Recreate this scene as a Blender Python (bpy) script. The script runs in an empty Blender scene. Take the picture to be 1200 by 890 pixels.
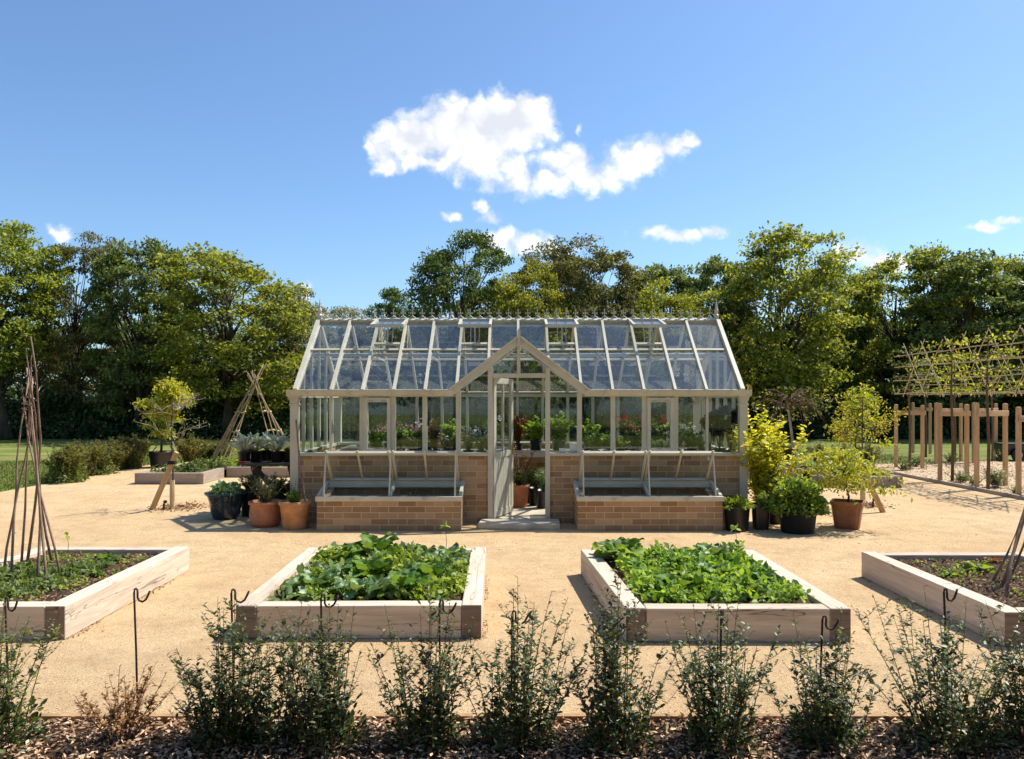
import bpy, math, random
import numpy as np
from mathutils import Vector, Matrix
R = math.radians
SC = bpy.context.scene
COL = SC.collection
F, HZ, CX, EYE = 906.0, 468.0, 600.0, 1.62

def G(px, py, z=0.0):
    """a spot surveyed off the photograph: the point of height z seen at that pixel"""
    D = F * (EYE - z) / (py - HZ)
    return ((px - CX) * D / F, D, z)

def XD(px, D):
    return (px - CX) * D / F

def ZD(py, D):
    return EYE - (py - HZ) * D / F

# ------------------------------------------------------------------ materials
MATS = {}
def newmat(name):
    m = bpy.data.materials.new(name); m.use_nodes = True
    nt = m.node_tree; nt.nodes.clear()
    return m, nt
def nd(nt, t, **kw):
    n = nt.nodes.new(t)
    for k, v in kw.items():
        if k in n.inputs.keys() if isinstance(k, str) else False:
            n.inputs[k].default_value = v
        else:
            setattr(n, k, v)
    return n
def math_n(nt, op, a, b=None, clamp=False):
    n = nt.nodes.new('ShaderNodeMath'); n.operation = op; n.use_clamp = clamp
    for i, v in enumerate((a, b)):
        if v is None: continue
        if isinstance(v, (int, float)): n.inputs[i].default_value = v
        else: nt.links.new(v, n.inputs[i])
    return n.outputs[0]
def mixc(nt, fac, a, b, mode='MIX'):
    n = nt.nodes.new('ShaderNodeMix'); n.data_type = 'RGBA'; n.blend_type = mode
    for idx, v in ((0, fac), (6, a), (7, b)):
        if isinstance(v, (int, float)): n.inputs[idx].default_value = v
        elif isinstance(v, tuple): n.inputs[idx].default_value = (*v, 1) if len(v) == 3 else v
        else: nt.links.new(v, n.inputs[idx])
    return n.outputs[2]
def ramp(nt, fac, stops):
    n = nt.nodes.new('ShaderNodeValToRGB'); e = n.color_ramp.elements
    while len(e) < len(stops): e.new(0.5)
    for el, (p, c) in zip(e, stops):
        el.position = p; el.color = (*c, 1) if len(c) == 3 else c
    nt.links.new(fac, n.inputs[0]); return n.outputs[0]
def noise(nt, vec, scale, detail=4, rough=.55, dist=0.0):
    n = nt.nodes.new('ShaderNodeTexNoise'); n.inputs['Scale'].default_value = scale
    n.inputs['Detail'].default_value = detail; n.inputs['Roughness'].default_value = rough
    n.inputs['Distortion'].default_value = dist
    if vec is not None: nt.links.new(vec, n.inputs['Vector'])
    return n.outputs[0]
def coords(nt, which='Object', scale=None):
    t = nt.nodes.new('ShaderNodeTexCoord').outputs[which]
    if scale is None: return t
    m = nt.nodes.new('ShaderNodeMapping'); m.inputs['Scale'].default_value = scale
    nt.links.new(t, m.inputs['Vector']); return m.outputs[0]
def finish(nt, col, rough=.6, spec=.4, bump=None, bstr=.3, bdist=.01, metal=0.0):
    p = nt.nodes.new('ShaderNodeBsdfPrincipled')
    if isinstance(col, tuple): p.inputs['Base Color'].default_value = (*col, 1)
    else: nt.links.new(col, p.inputs['Base Color'])
    if isinstance(rough, (int, float)): p.inputs['Roughness'].default_value = rough
    else: nt.links.new(rough, p.inputs['Roughness'])
    p.inputs['Specular IOR Level'].default_value = spec
    p.inputs['Metallic'].default_value = metal
    if bump is not None:
        b = nt.nodes.new('ShaderNodeBump'); b.inputs['Strength'].default_value = bstr
        b.inputs['Distance'].default_value = bdist
        nt.links.new(bump, b.inputs['Height']); nt.links.new(b.outputs[0], p.inputs['Normal'])
    o = nt.nodes.new('ShaderNodeOutputMaterial'); nt.links.new(p.outputs[0], o.inputs[0])
    return p

def simple(name, c, rough=.6, spec=.4, var=.18, scale=9, bstr=.15, metal=0.0):
    m, nt = newmat(name); v = coords(nt)
    n = noise(nt, v, scale, 6, .6)
    lo = tuple(x * (1 - var) for x in c); hi = tuple(min(1, x * (1 + var)) for x in c)
    col = ramp(nt, n, [(.3, lo), (.7, hi)])
    finish(nt, col, rough, spec, noise(nt, v, scale * 6, 4), bstr, .004, metal)
    MATS[name] = m; return m

def leafmat(name, stops, trans=.35, rough=.5, spec=.3, tint=(1.6, 1.45, .6), var=.25):
    m, nt = newmat(name)
    g = nt.nodes.new('ShaderNodeNewGeometry')
    oi = nt.nodes.new('ShaderNodeObjectInfo')
    pos = nt.nodes.new('ShaderNodeTexCoord').outputs['Object']
    big = noise(nt, pos, .9, 2)
    f = math_n(nt, 'ADD', math_n(nt, 'MULTIPLY', g.outputs['Random Per Island'], .62),
               math_n(nt, 'MULTIPLY', big, .38))
    col = ramp(nt, f, stops)
    h = nt.nodes.new('ShaderNodeHueSaturation')
    nt.links.new(math_n(nt, 'ADD', math_n(nt, 'MULTIPLY', oi.outputs['Random'], var), 1 - var / 2), h.inputs['Value'])
    nt.links.new(math_n(nt, 'ADD', math_n(nt, 'MULTIPLY', oi.outputs['Random'], .02), .49), h.inputs['Hue'])
    nt.links.new(col, h.inputs['Color'])
    p = nt.nodes.new('ShaderNodeBsdfPrincipled'); nt.links.new(h.outputs[0], p.inputs['Base Color'])
    p.inputs['Roughness'].default_value = rough; p.inputs['Specular IOR Level'].default_value = spec
    t = nt.nodes.new('ShaderNodeBsdfTranslucent')
    nt.links.new(mixc(nt, 1.0, h.outputs[0], tint, 'MULTIPLY'), t.inputs[0])
    mx = nt.nodes.new('ShaderNodeMixShader'); mx.inputs[0].default_value = trans
    nt.links.new(p.outputs[0], mx.inputs[1]); nt.links.new(t.outputs[0], mx.inputs[2])
    o = nt.nodes.new('ShaderNodeOutputMaterial'); nt.links.new(mx.outputs[0], o.inputs[0])
    MATS[name] = m; return m

# sand: self-binding gravel
m, nt = newmat('sand'); v = coords(nt)
a = noise(nt, v, .45, 4); b = noise(nt, v, 2.6, 5, .7); c = noise(nt, v, 120, 3, .8); s = noise(nt, v, 48, 2, .7)
base = ramp(nt, a, [(.3, (.66, .44, .225)), (.72, (.78, .56, .315))])
base = mixc(nt, math_n(nt, 'MULTIPLY', ramp(nt, b, [(.45, (0, 0, 0)), (.75, (1, 1, 1))]), .6), base, (.43, .26, .13))
base = mixc(nt, ramp(nt, c, [(.52, (0, 0, 0)), (.68, (1, 1, 1))]), base, (.27, .17, .09))
base = mixc(nt, ramp(nt, s, [(.6, (0, 0, 0)), (.8, (.6, .6, .6))]), base, (.84, .68, .48))
mott = noise(nt, v, 1.3, 5, .75, .8)
base = mixc(nt, math_n(nt, 'MULTIPLY', ramp(nt, mott, [(.52, (0, 0, 0)), (.66, (1, 1, 1))]), .35), base, (.50, .335, .19))
mid = noise(nt, v, 7, 4, .6)
hh_ = math_n(nt, 'ADD', c, math_n(nt, 'MULTIPLY', mid, 1.5))
finish(nt, base, .92, .15, hh_, 1.0, .014); MATS['sand'] = m
# pale gravel
m, nt = newmat('gravel'); v = coords(nt)
c = noise(nt, v, 38, 3, .8); a = noise(nt, v, .7, 3)
base = ramp(nt, c, [(.3, (.34, .24, .14)), (.55, (.58, .43, .27)), (.8, (.74, .60, .42))])
base = mixc(nt, math_n(nt, 'MULTIPLY', a, .35), base, (.5, .36, .22))
finish(nt, base, .9, .15, c, .9, .02); MATS['gravel'] = m
# lawn
m, nt = newmat('lawn'); v = coords(nt)
a = noise(nt, v, .22, 3); c = noise(nt, v, 14, 6, .75); b = noise(nt, coords(nt, scale=(.3, 1, 1)), .9, 4, .6)
base = ramp(nt, c, [(.3, (.07, .105, .018)), (.7, (.15, .20, .04))])
base = mixc(nt, ramp(nt, b, [(.42, (0, 0, 0)), (.66, (.85, .85, .85))]), base, (.24, .22, .07))
finish(nt, base, .85, .12, c, .6, .03); MATS['lawn'] = m
m, nt = newmat('lawn_dry'); v = coords(nt)
c = noise(nt, v, 14, 6, .75); b = noise(nt, coords(nt, scale=(.3, 1, 1)), .8, 4, .6)
base = ramp(nt, c, [(.3, (.16, .17, .04)), (.7, (.32, .29, .10))])
base = mixc(nt, ramp(nt, b, [(.45, (0, 0, 0)), (.6, (.9, .9, .9))]), base, (.11, .17, .03))
finish(nt, base, .85, .12, c, .6, .03); MATS['lawn_dry'] = m
# soil
m, nt = newmat('soil'); v = coords(nt)
c = noise(nt, v, 30, 6, .75)
finish(nt, ramp(nt, c, [(.3, (.045, .027, .017)), (.55, (.10, .062, .04)), (.75, (.19, .125, .08))]), .95, .1, c, 1.0, .03); MATS['soil'] = m
# bricks
m, nt = newmat('brick'); t = nt.nodes.new('ShaderNodeTexCoord').outputs['Object']
sp = nt.nodes.new('ShaderNodeSeparateXYZ'); nt.links.new(t, sp.inputs[0])
cb = nt.nodes.new('ShaderNodeCombineXYZ')
nt.links.new(math_n(nt, 'ADD', sp.outputs[0], sp.outputs[1]), cb.inputs[0]); nt.links.new(sp.outputs[2], cb.inputs[1])
br = nt.nodes.new('ShaderNodeTexBrick'); nt.links.new(cb.outputs[0], br.inputs['Vector'])
br.inputs['Scale'].default_value = 1; br.inputs['Brick Width'].default_value = .225; br.inputs['Row Height'].default_value = .075
br.inputs['Mortar Size'].default_value = .005; br.inputs['Mortar Smooth'].default_value = .25; br.inputs['Bias'].default_value = -.1
br.inputs['Color1'].default_value = (.29, .17, .08, 1); br.inputs['Color2'].default_value = (.56, .375, .20, 1)
br.inputs['Mortar'].default_value = (.68, .55, .40, 1)
n1 = noise(nt, t, 26, 5, .7); n2 = noise(nt, t, 5, 3)
base = mixc(nt, math_n(nt, 'MULTIPLY', n1, .38), br.outputs['Color'], (.33, .19, .085))
base = mixc(nt, ramp(nt, n2, [(.45, (0, 0, 0)), (.75, (.35, .35, .35))]), base, (.52, .38, .25))
hgt = math_n(nt, 'SUBTRACT', math_n(nt, 'MULTIPLY', n1, .5), br.outputs['Fac'])
finish(nt, base, .88, .2, hgt, .8, .006); MATS['brick'] = m
# sawn oak, grain along local x
def timber(name, c1, c2, crack):
    m, nt = newmat(name)
    oi = nt.nodes.new('ShaderNodeObjectInfo')
    mp = nt.nodes.new('ShaderNodeMapping'); mp.inputs['Scale'].default_value = (1.1, 13, 13)
    nt.links.new(nt.nodes.new('ShaderNodeTexCoord').outputs['Object'], mp.inputs[0])
    off = nt.nodes.new('ShaderNodeCombineXYZ')
    for i in range(3): nt.links.new(math_n(nt, 'MULTIPLY', oi.outputs['Random'], 40.0 + 9 * i), off.inputs[i])
    nt.links.new(off.outputs[0], mp.inputs['Location'])
    n = noise(nt, mp.outputs[0], 1.6, 6, .65, .6); n2 = noise(nt, mp.outputs[0], .22, 3, .5)
    n3 = noise(nt, mp.outputs[0], .8, 2, .5, 1.2)
    base = ramp(nt, n, [(.25, c1), (.7, c2)])
    base = mixc(nt, ramp(nt, n2, [(.45, (0, 0, 0)), (.7, (.5, .5, .5))]), base, tuple(x * .6 for x in c1))
    ck = ramp(nt, n3, [(.488, (0, 0, 0)), (.5, (1, 1, 1)), (.512, (0, 0, 0))])
    gate = ramp(nt, noise(nt, mp.outputs[0], .35, 1), [(.46, (0, 0, 0)), (.52, (1, 1, 1))])
    ckf = mixc(nt, 1.0, ck, gate, 'MULTIPLY')
    base = mixc(nt, math_n(nt, 'MULTIPLY', ckf, crack), base, (.05, .03, .02))
    finish(nt, base, .8, .2, math_n(nt, 'SUBTRACT', math_n(nt, 'MULTIPLY', n, .4), ckf), .5, .006); MATS[name] = m
timber('oak', (.47, .35, .255), (.76, .63, .48), .8)
timber('oak_end', (.16, .115, .085), (.27, .20, .15), .8)
timber('oak_grey', (.27, .215, .165), (.45, .37, .29), .8)
timber('stake_wood', (.42, .26, .12), (.62, .42, .22), .3)
timber('post_wood', (.44, .27, .13), (.66, .44, .24), .25)
timber('dark_wood', (.055, .04, .032), (.13, .10, .08), .6)
# bark
def bark(name, c1, c2, sc=6):
    m, nt = newmat(name); v = coords(nt, scale=(1, 1, .35)); n = noise(nt, v, sc, 6, .7)
    finish(nt, ramp(nt, n, [(.3, c1), (.7, c2)]), .9, .15, n, .7, .03); MATS[name] = m
bark('bark', (.035, .027, .02), (.12, .095, .07))
bark('bark_pale', (.25, .21, .16), (.48, .42, .34), 18)
bark('cane', (.42, .32, .17), (.70, .57, .34), 14)
bark('cane_dark', (.22, .155, .08), (.46, .35, .20), 14)
bark('hazel', (.15, .09, .06), (.42, .28, .20), 16)
bark('stem_brown', (.10, .065, .04), (.22, .15, .09), 40)
bark('stem_green', (.09, .12, .03), (.20, .24, .07), 40)
# sage stone paint with faint dust
m, nt = newmat('paint'); v = coords(nt); n = noise(nt, v, 3.5, 6, .7); n2 = noise(nt, v, 60, 3)
base = ramp(nt, n, [(.25, (.47, .43, .33)), (.6, (.60, .555, .43)), (.8, (.66, .62, .50))])
finish(nt, base, .42, .45, n2, .05, .002); MATS['paint'] = m
# glass
def glassmat(name, tint, dust, ior=1.52):
    m, nt = newmat(name)
    fr = nt.nodes.new('ShaderNodeFresnel')
    bf = nt.nodes.new('ShaderNodeNewGeometry').outputs['Backfacing']     # same reflectance on the way in and out of the sheet
    nt.links.new(math_n(nt, 'SUBTRACT', ior, math_n(nt, 'MULTIPLY', bf, ior - 1 / ior)), fr.inputs['IOR'])
    tr = nt.nodes.new('ShaderNodeBsdfTransparent'); tr.inputs[0].default_value = (*tint, 1)
    gl = nt.nodes.new('ShaderNodeBsdfGlossy'); gl.inputs['Roughness'].default_value = .02
    gl.inputs[0].default_value = (1, 1, 1, 1)
    mx = nt.nodes.new('ShaderNodeMixShader'); nt.links.new(fr.outputs[0], mx.inputs[0])
    nt.links.new(tr.outputs[0], mx.inputs[1]); nt.links.new(gl.outputs[0], mx.inputs[2])
    df = nt.nodes.new('ShaderNodeBsdfDiffuse'); df.inputs[0].default_value = (.7, .68, .62, 1)
    mx2 = nt.nodes.new('ShaderNodeMixShader')
    n = noise(nt, coords(nt), 3.0, 5, .7)
    nt.links.new(ramp(nt, n, [(.35, (dust * .4,) * 3), (.75, (dust * 1.7,) * 3)]), mx2.inputs[0])
    nt.links.new(mx.outputs[0], mx2.inputs[1]); nt.links.new(df.outputs[0], mx2.inputs[2])
    o = nt.nodes.new('ShaderNodeOutputMaterial'); nt.links.new(mx2.outputs[0], o.inputs[0]); MATS[name] = m
glassmat('glass', (.95, .975, .97), .004)
glassmat('roof_glass', (.93, .96, .975), .014, 1.7)

simple('black_plastic', (.012, .013, .015), .38, .5, .3, 8)
simple('black_rubber', (.015, .015, .015), .7, .3)
simple('terracotta', (.50, .205, .105), .8, .25, .25, 7, .3)
simple('terracotta_pale', (.55, .27, .13), .82, .25, .3, 8, .3)
simple('terracotta_brown', (.30, .13, .065), .6, .35, .35, 6, .4)
simple('glaze_blue', (.016, .024, .04), .14, .8, .6, 6, .1)
simple('iron', (.06, .028, .018), .75, .4, .5, 40, .4)
simple('brass', (.55, .33, .10), .35, .6, .1, 9, .05, .8)
simple('gravel_stone', (.60, .44, .28), .9, .15, .3, 6)
simple('steel', (.42, .42, .40), .4, .5, .1, 9, .05, .6)
simple('stone', (.62, .50, .35), .85, .2, .3, 5, .5)
simple('paving', (.60, .49, .35), .85, .2, .3, 3, .5)
simple('white', (.8, .8, .78), .5, .4, .05)
simple('red_plastic', (.45, .03, .035), .4, .5, .1)
simple('chip_light', (.68, .46, .29), .9, .1, .4, 30)
simple('chip_dark', (.32, .19, .11), .9, .1, .5, 30)
simple('edging', (.36, .22, .11), .85, .2, .3, 10)
simple('petal_white', (.8, .8, .76), .6, .2, .05)
simple('petal_pink', (.75, .30, .45), .6, .2, .15)
simple('petal_red', (.55, .02, .03), .6, .2, .2)
leafmat('leaf_oak', [(.15, (.085, .12, .024)), (.5, (.21, .25, .045)), (.85, (.41, .43, .09))], .48)
leafmat('leaf_green', [(.15, (.06, .09, .028)), (.5, (.135, .18, .055)), (.85, (.27, .31, .10))], .38)
leafmat('leaf_dark', [(.15, (.04, .072, .02)), (.5, (.09, .135, .032)), (.85, (.19, .24, .06))], .32)
leafmat('leaf_brown', [(.15, (.075, .09, .03)), (.5, (.16, .175, .06)), (.85, (.29, .28, .11))], .35)
leafmat('leaf_grey', [(.15, (.12, .14, .07)), (.5, (.25, .27, .15)), (.85, (.47, .47, .32))], .3)
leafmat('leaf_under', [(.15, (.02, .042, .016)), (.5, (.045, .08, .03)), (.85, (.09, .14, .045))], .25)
leafmat('leaf_privet', [(.15, (.022, .038, .013)), (.55, (.065, .095, .03)), (.86, (.27, .30, .12))], .3, .42, .35)
leafmat('leaf_privet_young', [(.15, (.075, .10, .028)), (.85, (.27, .30, .11))], .35, .35, .45)
leafmat('leaf_dead', [(.15, (.14, .06, .025)), (.85, (.40, .19, .08))], .25)
leafmat('leaf_rhubarb', [(.1, (.05, .12, .02)), (.5, (.14, .24, .045)), (.85, (.28, .38, .09))], .38, .55, .3)
leafmat('leaf_lime', [(.12, (.10, .18, .025)), (.45, (.22, .33, .045)), (.75, (.38, .48, .085)), (.95, (.58, .58, .16))], .42, .5, .3)
leafmat('leaf_blue', [(.15, (.09, .16, .06)), (.5, (.20, .30, .12)), (.85, (.37, .46, .24))], .25, .45, .4)
leafmat('leaf_hedge', [(.15, (.07, .09, .025)), (.5, (.16, .19, .05)), (.9, (.40, .30, .09))], .35)
leafmat('leaf_silver', [(.15, (.34, .39, .33)), (.85, (.66, .70, .60))], .2, .7, .2)
leafmat('leaf_yellow', [(.15, (.26, .32, .02)), (.5, (.55, .56, .05)), (.85, (.85, .76, .13))], .45)
leafmat('leaf_maple', [(.15, (.17, .23, .03)), (.5, (.34, .38, .05)), (.85, (.52, .48, .10))], .45)
leafmat('leaf_maple_red', [(.15, (.20, .24, .03)), (.6, (.42, .42, .05)), (.93, (.52, .26, .06))], .45)
leafmat('leaf_purple', [(.15, (.006, .004, .006)), (.85, (.028, .012, .018))], .05, .6, .2)
leafmat('leaf_bronze', [(.15, (.10, .03, .015)), (.85, (.35, .13, .05))], .3)
leafmat('leaf_straw', [(.15, (.25, .22, .10)), (.85, (.45, .38, .22))], .3)
leafmat('grass_blade', [(.15, (.07, .10, .018)), (.85, (.20, .22, .06))], .35)

# ------------------------------------------------------------------ mesh helpers
class MB:
    def __init__(s): s.v = []; s.f = []
    def add(s, vs, fs):
        k = len(s.v); s.v += [tuple(x) for x in vs]; s.f += [tuple(i + k for i in f) for f in fs]; return s
    def box(s, x0, x1, y0, y1, z0, z1):
        return s.add([(x0, y0, z0), (x1, y0, z0), (x1, y1, z0), (x0, y1, z0), (x0, y0, z1), (x1, y0, z1), (x1, y1, z1), (x0, y1, z1)],
                     [(0, 3, 2, 1), (4, 5, 6, 7), (0, 1, 5, 4), (1, 2, 6, 5), (2, 3, 7, 6), (3, 0, 4, 7)])
    def prism(s, pts, off):
        """polygon pts (3-D, planar) extruded by the vector off"""
        n = len(pts); o = Vector(off)
        vs = [Vector(p) for p in pts] + [Vector(p) + o for p in pts]
        fs = [tuple(range(n))[::-1], tuple(range(n, 2 * n))] + [(i, (i + 1) % n, n + (i + 1) % n, n + i) for i in range(n)]
        return s.add(vs, fs)
    def beam(s, a, b, w, h, up=(0, 0, 1)):
        a, b, up = Vector(a), Vector(b), Vector(up); d = (b - a).normalized()
        if abs(d.dot(up)) > .99: up = Vector((0, 1, 0))
        sd = d.cross(up).normalized() * (w / 2); u = sd.cross(d).normalized() * (h / 2)
        return s.add([a - sd - u, a + sd - u, a + sd + u, a - sd + u, b - sd - u, b + sd - u, b + sd + u, b - sd + u],
                     [(0, 3, 2, 1), (4, 5, 6, 7), (0, 1, 5, 4), (1, 2, 6, 5), (2, 3, 7, 6), (3, 0, 4, 7)])
    def tube(s, pts, rad, n=6):
        pts = [Vector(p) for p in pts]
        if not isinstance(rad, (list, tuple)): rad = [rad] * len(pts)
        k = len(s.v); ref = Vector((.13, .27, .95)).normalized()
        for i, p in enumerate(pts):
            d = (pts[min(i + 1, len(pts) - 1)] - pts[max(i - 1, 0)])
            d = d.normalized() if d.length > 1e-9 else Vector((0, 0, 1))
            r0 = ref if abs(d.dot(ref)) < .93 else Vector((.9, .1, .1)).normalized()
            a = d.cross(r0).normalized(); b = d.cross(a)
            for j in range(n):
                t = 2 * math.pi * j / n
                s.v.append(tuple(p + (a * math.cos(t) + b * math.sin(t)) * rad[i]))
        for i in range(len(pts) - 1):
            for j in range(n):
                s.f.append((k + i * n + j, k + i * n + (j + 1) % n, k + (i + 1) * n + (j + 1) % n, k + (i + 1) * n + j))
        s.f.append(tuple(k + j for j in range(n))[::-1]); s.f.append(tuple(k + (len(pts) - 1) * n + j for j in range(n)))
        return s
    def lathe(s, c, prof, n=28, sq=None, rot=0.0):
        """prof: list of (radius, z); sq: superellipse power for square pots"""
        k = len(s.v)
        for r, z in prof:
            for j in range(n):
                t = 2 * math.pi * j / n; cx, cy = math.cos(t), math.sin(t)
                if sq:
                    q = (abs(cx) ** sq + abs(cy) ** sq) ** (-1 / sq); cx *= q; cy *= q
                    cx, cy = cx * math.cos(rot) - cy * math.sin(rot), cx * math.sin(rot) + cy * math.cos(rot)
                s.v.append((c[0] + r * cx, c[1] + r * cy, c[2] + z))
        for i in range(len(prof) - 1):
            for j in range(n):
                s.f.append((k + i * n + j, k + i * n + (j + 1) % n, k + (i + 1) * n + (j + 1) % n, k + (i + 1) * n + j))
        s.f.append(tuple(k + j for j in range(n))[::-1])
        s.f.append(tuple(k + (len(prof) - 1) * n + j for j in range(n)))
        return s
    def ball(s, c, r, n=8, sz=1.0):
        return s.lathe((c[0], c[1], c[2]), [(max(1e-4, r * math.sin(math.pi * i / n)), -r * sz * math.cos(math.pi * i / n)) for i in range(n + 1)], n + 2)

def origin(o):
    w = Vector((0, 0, 0))
    while o is not None: w += Vector(o.location); o = o.parent
    return w

def build(name, mb, mat, parent=None, smooth=False, bevel=0.0, at=None, rel=False):
    """links mb as ONE mesh object; coordinates are world ones unless rel"""
    me = bpy.data.meshes.new(name)
    org = Vector((0, 0, 0))
    if not rel:
        org = origin(parent) + (Vector(at) if at else Vector((0, 0, 0)))
    me.from_pydata([(x - org.x, y - org.y, z - org.z) for x, y, z in mb.v], [], mb.f)
    me.update()
    if smooth: me.polygons.foreach_set('use_smooth', [True] * len(me.polygons))
    ob = bpy.data.objects.new(name, me); COL.objects.link(ob)
    if mat: me.materials.append(MATS[mat])
    ob.parent = parent
    if at: ob.location = at
    if bevel:
        b = ob.modifiers.new('bevel', 'BEVEL'); b.width = bevel; b.segments = 2; b.limit_method = 'ANGLE'
    return ob

def beam_obj(name, a, b, w, h, mat, parent=None, bevel=.006):
    """a squared timber whose local x runs along its length (for the grain)"""
    a, b = Vector(a), Vector(b); L = (b - a).length; d = (b - a).normalized()
    up = Vector((0, 0, 1)) if abs(d.z) < .95 else Vector((0, 1, 0))
    y = up.cross(d).normalized(); z = d.cross(y)
    mb = MB().box(0, L, -w / 2, w / 2, -h / 2, h / 2)
    ob = build(name, mb, mat, None, bevel=bevel)
    M = Matrix((d, y, z)).transposed().to_4x4()
    ob.rotation_euler = M.to_euler()
    ob.parent = parent
    ob.location = a - (origin(parent) if parent else Vector((0, 0, 0)))
    return ob

def thing(name, label, cat, loc=(0, 0, 0), group=None):
    o = bpy.data.objects.new(name, None); COL.objects.link(o); o.location = loc; o.empty_display_size = .1
    o['label'] = label; o['category'] = cat
    if group: o['group'] = group
    return o
def tag(o, label, cat, group=None, kind=None):
    if label: o['label'] = label
    if cat: o['category'] = cat
    if group: o['group'] = group
    if kind: o['kind'] = kind
    return o
def kids(o): return [c for c in bpy.data.objects if c.parent == o]
def copy_tree(o, loc=None, rotz=None, label=None, scale=None, parent=None, group=None):
    c = o.copy(); COL.objects.link(c); c.parent = parent
    if loc is not None: c.location = loc
    if rotz is not None: c.rotation_euler = (0, 0, rotz)
    if scale is not None: c.scale = scale if isinstance(scale, tuple) else (scale,) * 3
    if label: c['label'] = label
    if group: c['group'] = group
    for ch in o.children: copy_tree(ch, parent=c)
    return c

# ---- leaves: many small quads laid out with numpy
T_DIAMOND = (np.array([(0, 0, 0), (.45, .5, .05), (1, 0, -.06), (.5, -.5, .05)]), [(0, 1, 2, 3)])
T_FOLD = (np.array([(0, 0, 0), (.28, -.42, .07), (.68, -.40, .06), (1, 0, -.10), (.68, .40, .06), (.28, .42, .07), (.5, 0, -.02)]),
          [(0, 1, 2, 6), (6, 2, 3, 4), (0, 6, 4, 5)])
T_BLADE = (np.array([(0, -.5, 0), (0, .5, 0), (.5, .42, .05), (.5, -.42, .05), (1, .06, -.08), (1, -.06, -.08)]),
           [(0, 3, 2, 1), (3, 5, 4, 2)])
def lobed(seed, nu=13, nv=6, lobes=7, wave=.07, droop=.35):
    rr = np.random.default_rng(seed); vs = []; fs = []
    ph = rr.uniform(0, 6, 4)
    for i in range(nu + 1):
        u = i / nu
        w = (math.sin(math.pi * min(1, (u * .93 + .07)) ** .72)) ** .75 if 0 < u < 1 else .05
        w *= 1 + .26 * math.sin(lobes * 2 * math.pi * u + ph[0]) * (1 if i % 2 else .6) + rr.normal(0, .05)
        for j in range(nv + 1):
            t = 2 * j / nv - 1
            z = wave * (math.sin(9 * u + 4 * abs(t) + ph[1]) * abs(t) + .7 * math.sin(14 * t + ph[2]) * (.3 + abs(t)) * .9) + .16 * abs(t) ** 1.2 - droop * u * u
            vs.append((u, t * w * .5, z + rr.normal(0, .008)))
    for i in range(nu):
        for j in range(nv):
            a = i * (nv + 1) + j; fs.append((a, a + 1, a + nv + 2, a + nv + 1))
    return (np.array(vs), fs)
T_BIG = [lobed(3), lobed(8, wave=.10, droop=.5), lobed(15, lobes=7, wave=.12, droop=.25)]

def unit(a): return a / np.maximum(np.linalg.norm(a, axis=1, keepdims=True), 1e-9)
def leaf_mesh(name, P, D, N, L, W, tmpl, mat, parent=None, smooth=False):
    P = np.asarray(P, float); D = unit(np.asarray(D, float)); N = np.asarray(N, float)
    L = np.broadcast_to(np.asarray(L, float), (len(P),)); W = np.broadcast_to(np.asarray(W, float), (len(P),))
    S = unit(np.cross(N, D)); N2 = np.cross(D, S)
    t, fs = tmpl; k = len(t)
    V = (P[:, None] + (L[:, None] * t[None, :, 0])[:, :, None] * D[:, None] + (W[:, None] * t[None, :, 1])[:, :, None] * S[:, None]
         + (L[:, None] * t[None, :, 2])[:, :, None] * N2[:, None]).reshape(-1, 3)
    Fq = (np.array(fs)[None] + (np.arange(len(P)) * k)[:, None, None]).reshape(-1, 4)
    me = bpy.data.meshes.new(name)
    me.vertices.add(len(V)); me.vertices.foreach_set('co', V.ravel())
    me.loops.add(Fq.size); me.loops.foreach_set('vertex_index', Fq.ravel().astype(np.int32))
    me.polygons.add(len(Fq)); me.polygons.foreach_set('loop_start', (np.arange(len(Fq)) * 4).astype(np.int32))
    me.update(calc_edges=True); me.validate()
    if smooth: me.polygons.foreach_set('use_smooth', [True] * len(me.polygons))
    me.materials.append(MATS[mat])
    ob = bpy.data.objects.new(name, me); COL.objects.link(ob); ob.parent = parent
    return ob
def rdir(rg, n, up=0.0):
    d = rg.normal(size=(n, 3)); d = unit(d); d[:, 2] += up; return unit(d)

# ------------------------------------------------------------------ world, sun, camera
w = bpy.data.worlds.new('World'); SC.world = w; w.use_nodes = True
nt = w.node_tree; nt.nodes.clear()
SUN = Vector((.62, .34, 1.0)).normalized()
sky = nt.nodes.new('ShaderNodeTexSky'); sky.sky_type = 'NISHITA'; sky.sun_disc = False
sky.sun_elevation = math.asin(SUN.z); sky.sun_rotation = math.atan2(SUN.x, SUN.y)
sky.air_density = 1.0; sky.dust_density = .7; sky.ozone_density = 2.2
tc = nt.nodes.new('ShaderNodeTexCoord').outputs['Generated']
sx = nt.nodes.new('ShaderNodeSeparateXYZ'); nt.links.new(tc, sx.inputs[0])
yy = math_n(nt, 'MAXIMUM', sx.outputs[1], .05)
uv = nt.nodes.new('ShaderNodeCombineXYZ')
nt.links.new(math_n(nt, 'DIVIDE', sx.outputs[0], yy), uv.inputs[0]); nt.links.new(math_n(nt, 'DIVIDE', sx.outputs[2], yy), uv.inputs[1])
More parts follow.
